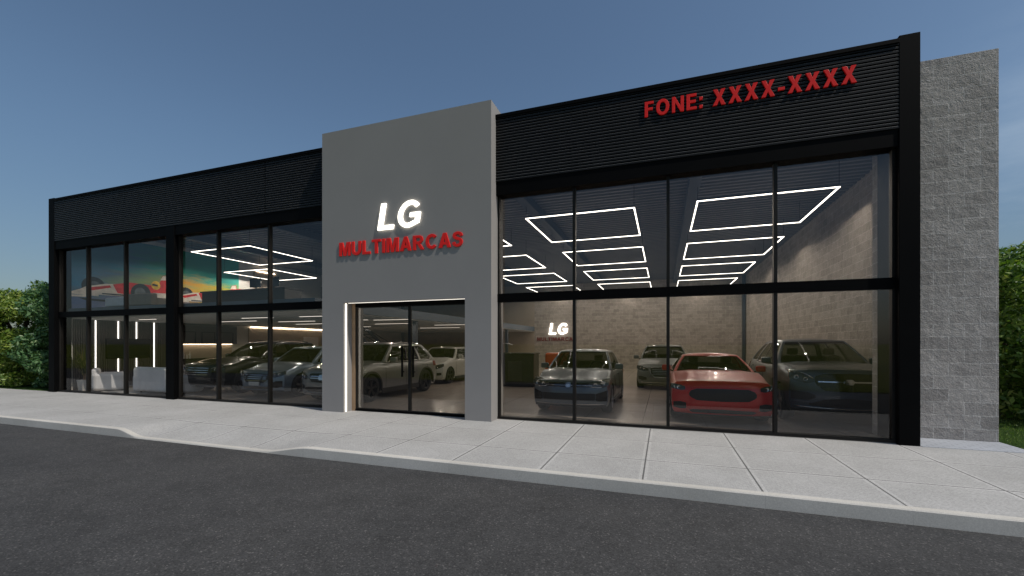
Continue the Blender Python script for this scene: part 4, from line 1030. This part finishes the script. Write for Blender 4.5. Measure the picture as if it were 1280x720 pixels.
# grey hatchback near the middle of the right window
make_car('parked_car', 'dark grey hatchback facing the street behind the glass left of the red coupe', (-2.0, 0.98, 0), dict(
    L=4.26, W=1.80, H=1.47, zb=.19, hood_z=.80, cowl=(1.12, .985), belt=.965, fo=.85, wb=2.63, wr=.318, roof=(1.92, 3.55), base_r=4.12, paint=car_paint('paint_grey_blue', (0.105, 0.125, 0.15), 0.5),
    seat='tan', spokes=10, beltchrome=False, rw=.93, side_glass=[(1, 4), (5, 8)],
    front=[('grille', 'gloss', sym([(0, .645, .735), (.6, .65, .75)]), dict(off=.005))] + bars('grille_bar', 'chrome', -.58, .58, .665, .695, 1, .004)
      + [('lower_intake', 'trim', sym([(0, .36, .51), (.62, .36, .51), (.66, .37, .50)]), dict(off=.004)), ('bumper_lip', 'chrome', sym([(0, .255, .268), (.85, .262, .275)]), dict(off=.018)),
         ('corner_intake', 'gloss', [(.67, .36, .50), (.74, .34, .52), (.92, .34, .57)], dict(mirror=True)), ('front_splitter', 'trim', sym([(0, .195, .245), (.9, .195, .25)]), dict(off=.012)),
         ('badge', 'chrome', [(-.06, .655, .73), (-.03, .638, .748), (.03, .638, .748), (.06, .655, .73)], dict(off=.02))],
    lamps=[([(.50, .645, .74), (.66, .625, .785), (.84, .635, .815), (.965, .69, .82)], [(.65, .70, .042), (.81, .715, .048)], [(.56, .655), (.75, .64), (.92, .672)])], chrome=[]))
# red coupe
make_car('parked_car', 'bright red muscle coupe facing the street with a wide black grille', (1.09, 0.80, 0), dict(
    L=4.78, W=1.92, H=1.38, zb=.17, hood_z=.865, cowl=(1.45, .99), belt=.955, fo=.90, wb=2.72, wr=.345, roof=(2.35, 3.35), base_r=4.25, roofw=.63, paint=car_paint('paint_red', (0.50, 0.016, 0.016), 0.15),
    Sf=.27, fw=.96, darkrim=True, spokes=5, hood_crease=.03, tail_z=.98, side_glass=[(1, 4), (5, 7)], doors=[1.75, 3.0],
    nose=[(0, .15), (.05, .09), (.14, .05), (.3, .025), (.5, .012), (.62, .0), (.74, .0), (.86, .03), (.94, .075), (1, .13)],
    front=[('grille_surround', 'PAINT', sym([(0, .44, .765), (.50, .45, .755), (.64, .52, .70), (.68, .575, .63)]), dict(off=.014)), ('grille', 'trim', sym([(0, .475, .725), (.48, .485, .718), (.59, .54, .675), (.625, .575, .625)]), dict(off=.020))]
      + [('lower_intake', 'trim', sym([(0, .235, .315), (.55, .235, .30), (.62, .25, .28)]), dict(off=.006)), ('front_splitter', 'trim', sym([(0, .175, .20), (.93, .175, .205)]), dict(off=.03)),
         ('fog_intake', 'trim', [(.68, .30, .42), (.80, .29, .44), (.93, .31, .42)], dict(mirror=True)), ('bumper_blade', 'PAINT', [(.56, .20, .22), (.66, .22, .30), (.69, .25, .32)], dict(mirror=True, off=.03))],
    lamps=[([(.70, .68, .745), (.78, .665, .77), (.90, .68, .785), (.975, .70, .79)], [(.82, .722, .034)], [(.89, .695), (.92, .74), (.96, .765)])]))
# dark SUV by the right wall
make_car('parked_car', 'large dark blue grey SUV with wide bumper intakes parked beside the block wall', (3.33, 1.35, 0), dict(
    L=4.85, W=1.98, H=1.74, zb=.26, hood_z=1.10, cowl=(1.22, 1.19), belt=1.15, fo=.90, wb=2.92, wr=.375, roof=(2.05, 4.05), base_r=4.72, roofw=.61, roof_drop=.06, paint=car_paint('paint_dark_blue', (0.05, 0.068, 0.098), 0.4),
    spokes=5, twin=True, seat='interior', lip=False, rails=None, side_u=[0, .05, .16, .27, .37, .41, .52, .66, .70, .78, .92, 1], side_glass=[(1, 4), (5, 7), (8, 10)], sill_h=.12,
    front=[('grille', 'gloss', sym([(0, .68, 1.03), (.40, .70, 1.02), (.52, .80, .98), (.55, .87, .94)]), dict(off=.006)), ('badge', 'chrome', [(-.085, .86, .88), (-.05, .82, .92), (.05, .82, .92), (.085, .86, .88)], dict(off=.03)),
         ('grille_bar', 'chrome', sym([(0, .858, .882), (.50, .858, .882)]), dict(off=.018, rows=1)),
         ('lower_intake', 'trim', sym([(0, .38, .56), (.45, .38, .53), (.64, .41, .48)]), dict(off=.006)), ('corner_intake', 'trim', [(.54, .56, .60), (.66, .50, .655), (.92, .51, .68)], dict(mirror=True)),
         ('bumper_blade', 'PAINT', [(.40, .535, .56), (.60, .455, .485), (.92, .44, .47)], dict(mirror=True, off=.024)), ('front_splitter', 'trim', sym([(0, .26, .33), (.92, .265, .335)]), dict(off=.02))],
    lamps=[([(.56, .86, .92), (.66, .83, 1.0), (.82, .86, 1.06), (.95, .92, 1.075)], [(.69, .915, .035), (.83, .95, .038)], [(.57, .93), (.68, 1.01), (.84, 1.068), (.95, 1.085)])],
    chrome=[[(-.90, .375), (0, .345), (.90, .375)]]))
# white SUV in front of the entrance door
make_car('parked_car', 'silver white SUV with large dark alloys parked right behind the entrance door', (-8.47, 0.55, 0), dict(
    L=4.70, W=1.90, H=1.65, zb=.23, hood_z=.95, cowl=(1.25, 1.09), belt=1.07, fo=.86, wb=2.87, wr=.37, roof=(2.05, 3.95), base_r=4.55, roofw=.69, paint=car_paint('paint_silver', (0.22, 0.23, 0.235), 0.35),
    spokes=5, twin=True, darkrim=True, lip=True, rails='c', beltchrome=True, side_u=[0, .05, .16, .27, .37, .41, .52, .64, .68, .76, .90, 1], side_glass=[(1, 4), (5, 7), (8, 10)], sill_h=.12,
    front=[('grille', 'gloss', sym([(0, .58, .83), (.36, .60, .82), (.46, .68, .80)]), dict(off=.006)), ('badge', 'chrome', [(-.10, .69, .75), (-.06, .65, .79), (.06, .65, .79), (.10, .69, .75)], dict(off=.03)),
         ('lower_intake', 'trim', sym([(0, .34, .47), (.5, .34, .46), (.66, .38, .43)]), dict(off=.006)), ('corner_intake', 'trim', [(.70, .40, .50), (.88, .40, .53)], dict(mirror=True)), ('skid_plate', 'chrome', sym([(0, .255, .29), (.75, .26, .30)]), dict(off=.02))]
      + bars('grille_bar', 'chrome', -.42, .42, .67, .77, 2, .010),
    lamps=[([(.52, .66, .74), (.64, .65, .80), (.82, .68, .84), (.95, .74, .86)], [(.66, .72, .035), (.80, .755, .038)], [(.56, .755), (.68, .815), (.90, .845)])]))
# blue crossover
make_car('parked_car', 'steel blue hatchback parked between the black SUV and the silver white SUV', (-11.30, 0.95, 0), dict(
    L=4.45, W=1.85, H=1.53, zb=.20, hood_z=.84, cowl=(1.15, 1.01), belt=.995, fo=.86, wb=2.65, wr=.335, roof=(1.95, 3.7), base_r=4.3, roofw=.68, paint=car_paint('paint_steel_blue', (0.17, 0.225, 0.29), 0.4),
    spokes=5, plate=.44, side_glass=[(1, 4), (5, 8)],
    front=[('grille', 'trim', sym([(0, .46, .74), (.36, .47, .735), (.52, .58, .72), (.54, .64, .68)]), dict(off=.006)), ('lower_intake', 'trim', sym([(0, .28, .36), (.5, .28, .35), (.6, .30, .33)]), dict(off=.006)),
         ('corner_intake', 'gloss', [(.62, .34, .46), (.74, .32, .52), (.90, .35, .52)], dict(mirror=True)), ('front_splitter', 'trim', sym([(0, .205, .24), (.9, .205, .245)]), dict(off=.018))]
      + bars('grille_bar', 'chrome', -.46, .46, .50, .72, 4, .006),
    lamps=[([(.57, .65, .72), (.70, .62, .77), (.86, .66, .80), (.96, .72, .81)], [(.70, .69, .032), (.82, .72, .034)], [(.59, .725), (.72, .775), (.92, .80)])]))
# black SUV
make_car('parked_car', 'big black SUV with a barred grille parked second from the middle post', (-13.90, 1.05, 0), dict(
    L=4.95, W=1.98, H=1.71, zb=.24, hood_z=1.00, cowl=(1.35, 1.13), belt=1.11, fo=.92, wb=2.98, wr=.38, roof=(2.3, 4.1), base_r=4.8, roofw=.68, paint=car_paint('paint_black', (0.012, 0.013, 0.015)),
    spokes=5, twin=True, rails='t', side_u=[0, .05, .16, .27, .37, .41, .52, .66, .70, .78, .92, 1], side_glass=[(1, 4), (5, 7), (8, 10)], sill_h=.12,
    front=[('grille', 'trim', sym([(0, .58, .90), (.40, .59, .89), (.54, .66, .87)]), dict(off=.006)), ('lower_intake', 'trim', sym([(0, .34, .48), (.6, .35, .46)]), dict(off=.006)), ('skid_plate', 'chrome', sym([(0, .25, .285), (.8, .255, .29)]), dict(off=.02))]
      + bars('grille_bar', 'chrome', -.48, .48, .60, .88, 4, .008) + [('fog_intake', 'gloss', [(.66, .40, .50), (.88, .41, .52)], dict(mirror=True))],
    lamps=[([(.56, .74, .82), (.70, .74, .88), (.86, .76, .90), (.96, .80, .91)], [(.70, .80, .034), (.83, .82, .036)], [(.58, .83), (.75, .89), (.94, .912)])]))
# second row
make_car('parked_car', 'grey crossover in the second row between the grey hatchback and the red coupe', (0.02, 7.15, 0), dict(
    L=4.55, W=1.88, H=1.58, zb=.21, hood_z=.90, cowl=(1.18, 1.05), belt=1.03, fo=.87, wb=2.75, wr=.345, roof=(1.95, 3.8), base_r=4.4, roofw=.68, paint=car_paint('paint_mid_grey', (0.13, 0.135, 0.14), 0.4),
    spokes=10, rails='c', side_glass=[(1, 4), (5, 8)], seat='interior',
    front=[('grille_surround', 'chrome', sym([(0, .445, .80), (.34, .45, .80), (.47, .58, .785), (.49, .68, .74)]), dict(off=.008)), ('grille', 'trim', sym([(0, .465, .78), (.32, .47, .78), (.44, .59, .765), (.46, .68, .73)]), dict(off=.014)),
         ('fog_intake', 'trim', [(.60, .36, .44), (.76, .34, .48), (.90, .38, .48)], dict(mirror=True)), ('skid_plate', 'chrome', sym([(0, .25, .275), (.8, .255, .28)]), dict(off=.02))] + bars('grille_bar', 'rim', -.40, .40, .52, .74, 4, .006),
    lamps=[([(.54, .68, .76), (.70, .66, .81), (.86, .69, .84), (.96, .74, .85)], [(.68, .735, .034), (.81, .76, .034)], [(.56, .765), (.72, .82), (.93, .845)])]))
make_car('parked_car', 'white compact hatchback in the second row seen past the entrance door', (-8.95, 6.30, 0), dict(
    L=4.05, W=1.76, H=1.50, zb=.20, hood_z=.86, cowl=(1.05, 1.02), belt=1.0, fo=.80, wb=2.52, wr=.325, roof=(1.75, 3.4), base_r=3.95, roofw=.68, paint=car_paint('paint_white', (0.45, 0.46, 0.44), 0.1),
    spokes=5, darkrim=True, side_glass=[(1, 4), (5, 8)], black_roof=True,
    front=[('grille', 'trim', sym([(0, .60, .70), (.5, .62, .71)]), dict(off=.006)), ('lower_intake', 'trim', sym([(0, .33, .48), (.5, .34, .47), (.62, .37, .44)]), dict(off=.006)), ('fog_intake', 'trim', [(.70, .36, .47), (.88, .38, .48)], dict(mirror=True))],
    lamps=[([(.54, .64, .73), (.68, .62, .78), (.84, .66, .82), (.95, .72, .83)], [(.70, .71, .034)], [(.56, .735), (.72, .79), (.92, .825)])]))

# ------------------------------------------------------------------ vegetation
def leaf_cloud(centers, rads, n, size, flat=0.0):
    """leaf quads spread through clumps; leaves sit mostly near each clump's outside"""
    centers = np.array(centers); rads = np.array(rads)
    wgt = rads ** 2; idx = rng.choice(len(centers), n, p=wgt / wgt.sum())
    d = rng.normal(size=(n, 3)); d /= np.linalg.norm(d, axis=1)[:, None]
    rr = rads[idx] * (0.45 + 0.6 * rng.random(n) ** 0.6)
    p = centers[idx] + d * rr[:, None] * np.array([1, 1, 0.8])
    nrm = d * 0.7 + rng.normal(size=(n, 3)) * 0.6 + np.array([0, 0, 0.45]); nrm /= np.linalg.norm(nrm, axis=1)[:, None]
    a = np.cross(nrm, rng.normal(size=(n, 3))); a /= np.linalg.norm(a, axis=1)[:, None]
    b = np.cross(nrm, a); s = size * (0.6 + 0.8 * rng.random(n))[:, None]
    dr = nrm * s * 0.25
    v = np.stack([p - a * s, p + b * s * 0.42 - dr, p + a * s - dr * 1.6, p - b * s * 0.42 - dr], 1).reshape(-1, 3)
    keep = (v.reshape(n, 4, 3)[:, :, 2].min(1) > 0.02)
    v = v.reshape(n, 4, 3)[keep].reshape(-1, 3); k = len(v) // 4
    me = bpy.data.meshes.new('crown'); me.vertices.add(len(v)); me.vertices.foreach_set('co', v.ravel())
    me.loops.add(k * 4); me.loops.foreach_set('vertex_index', np.arange(k * 4)); me.polygons.add(k)
    me.polygons.foreach_set('loop_start', np.arange(k) * 4); me.polygons.foreach_set('loop_total', np.full(k, 4)); me.update(); me.validate()
    return me
def tree(name, label, cat_, loc, h, r, leaf, n, size, low=0.1, nclump=60, group=None):
    root = thing(name, label, cat_, loc, group)
    m = MB(); top = Vector((random.uniform(-.2, .2), random.uniform(-.2, .2), h * 0.8))
    m.tube([(0, 0, -0.1), (0.03, 0.02, h * .2), (top.x * .6, top.y * .6, h * .5), top], [h * .035, h * .028, h * .018, h * .006], 8)
    cs, rs = [], []
    for k in range(nclump):
        a = random.uniform(0, 2 * math.pi); z = random.uniform(low, 0.95); q = (z - low) / (1 - low)
        env = r * (0.55 + 0.9 * q * (1 - q) * 1.6 if q < .5 else 0.25 + 0.85 * math.sqrt(max(0, 1 - ((q - .42) / .6) ** 2)))
        rad = env * math.sqrt(random.uniform(.15, 1)); c = (rad * math.cos(a), rad * math.sin(a), z * h)
        cs.append(c); rs.append(random.uniform(.16, .34) * r)
        if k % 4 == 0: m.tube([(0, 0, max(.1, c[2] * .5)), (c[0] * .5, c[1] * .5, c[2] * .8), c], [h * .012, h * .008, h * .003], 5)
    m.build('trunk', M['bark'], root, smooth=True)
    me = leaf_cloud(cs, rs, n, size); me.materials.append(leaf)
    o = bpy.data.objects.new('crown', me); C.objects.link(o); o.parent = root
tree('leafy_tree', 'bright green dense tree against the left end of the building', 'tree', (-21.3, 1.6, 0), 3.7, 1.65, M['leaf_b'], 26000, .075, .02, 90)
tree('leafy_tree', 'yellow green bushy tree at the left edge of the photo', 'tree', (-23.4, 0.95, 0), 3.7, 1.5, M['leaf_y'], 26000, .07, .02, 90)
tree('leafy_tree', 'darker tree rising behind the bushy trees on the left', 'tree', (-26.2, 4.2, 0), 4.6, 2.2, M['leaf_d'], 22000, .09, .02, 80)
tree('leafy_tree', 'deep green tree standing right behind the end of the block wall', 'tree', (8.2, 4.2, 0), 3.55, 2.05, M['leaf'], 36000, .07, .02, 110)
tree('leafy_tree', 'tall dark tree behind the lawn at the right edge', 'tree', (11.8, 6.5, 0), 3.9, 2.4, M['leaf_d'], 26000, .10, .05, 90)

# short lawn blades near the paved strip
n = 16000
bx = rng.uniform(5.17, 11, n); by = rng.uniform(0.02, 6, n); a = rng.uniform(0, 6.28, n); hh = rng.uniform(.025, .07, n)
lean = rng.normal(0, .02, (n, 2)); sx_ = np.cos(a) * .004; sy_ = np.sin(a) * .004
v = np.stack([np.stack([bx - sx_, by - sy_, np.zeros(n)], 1), np.stack([bx + sx_, by + sy_, np.zeros(n)], 1), np.stack([bx + lean[:, 0], by + lean[:, 1], hh], 1)], 1).reshape(-1, 3)
me = bpy.data.meshes.new('lawn_blades'); me.from_pydata(v.tolist(), [], np.arange(n * 3).reshape(-1, 3).tolist()); me.materials.append(M['leaf'])
o = bpy.data.objects.new('lawn_blades', me); C.objects.link(o); struct(o, 'stuff')
o['label'] = 'short green lawn grass beside the block wall'; o['category'] = 'grass'
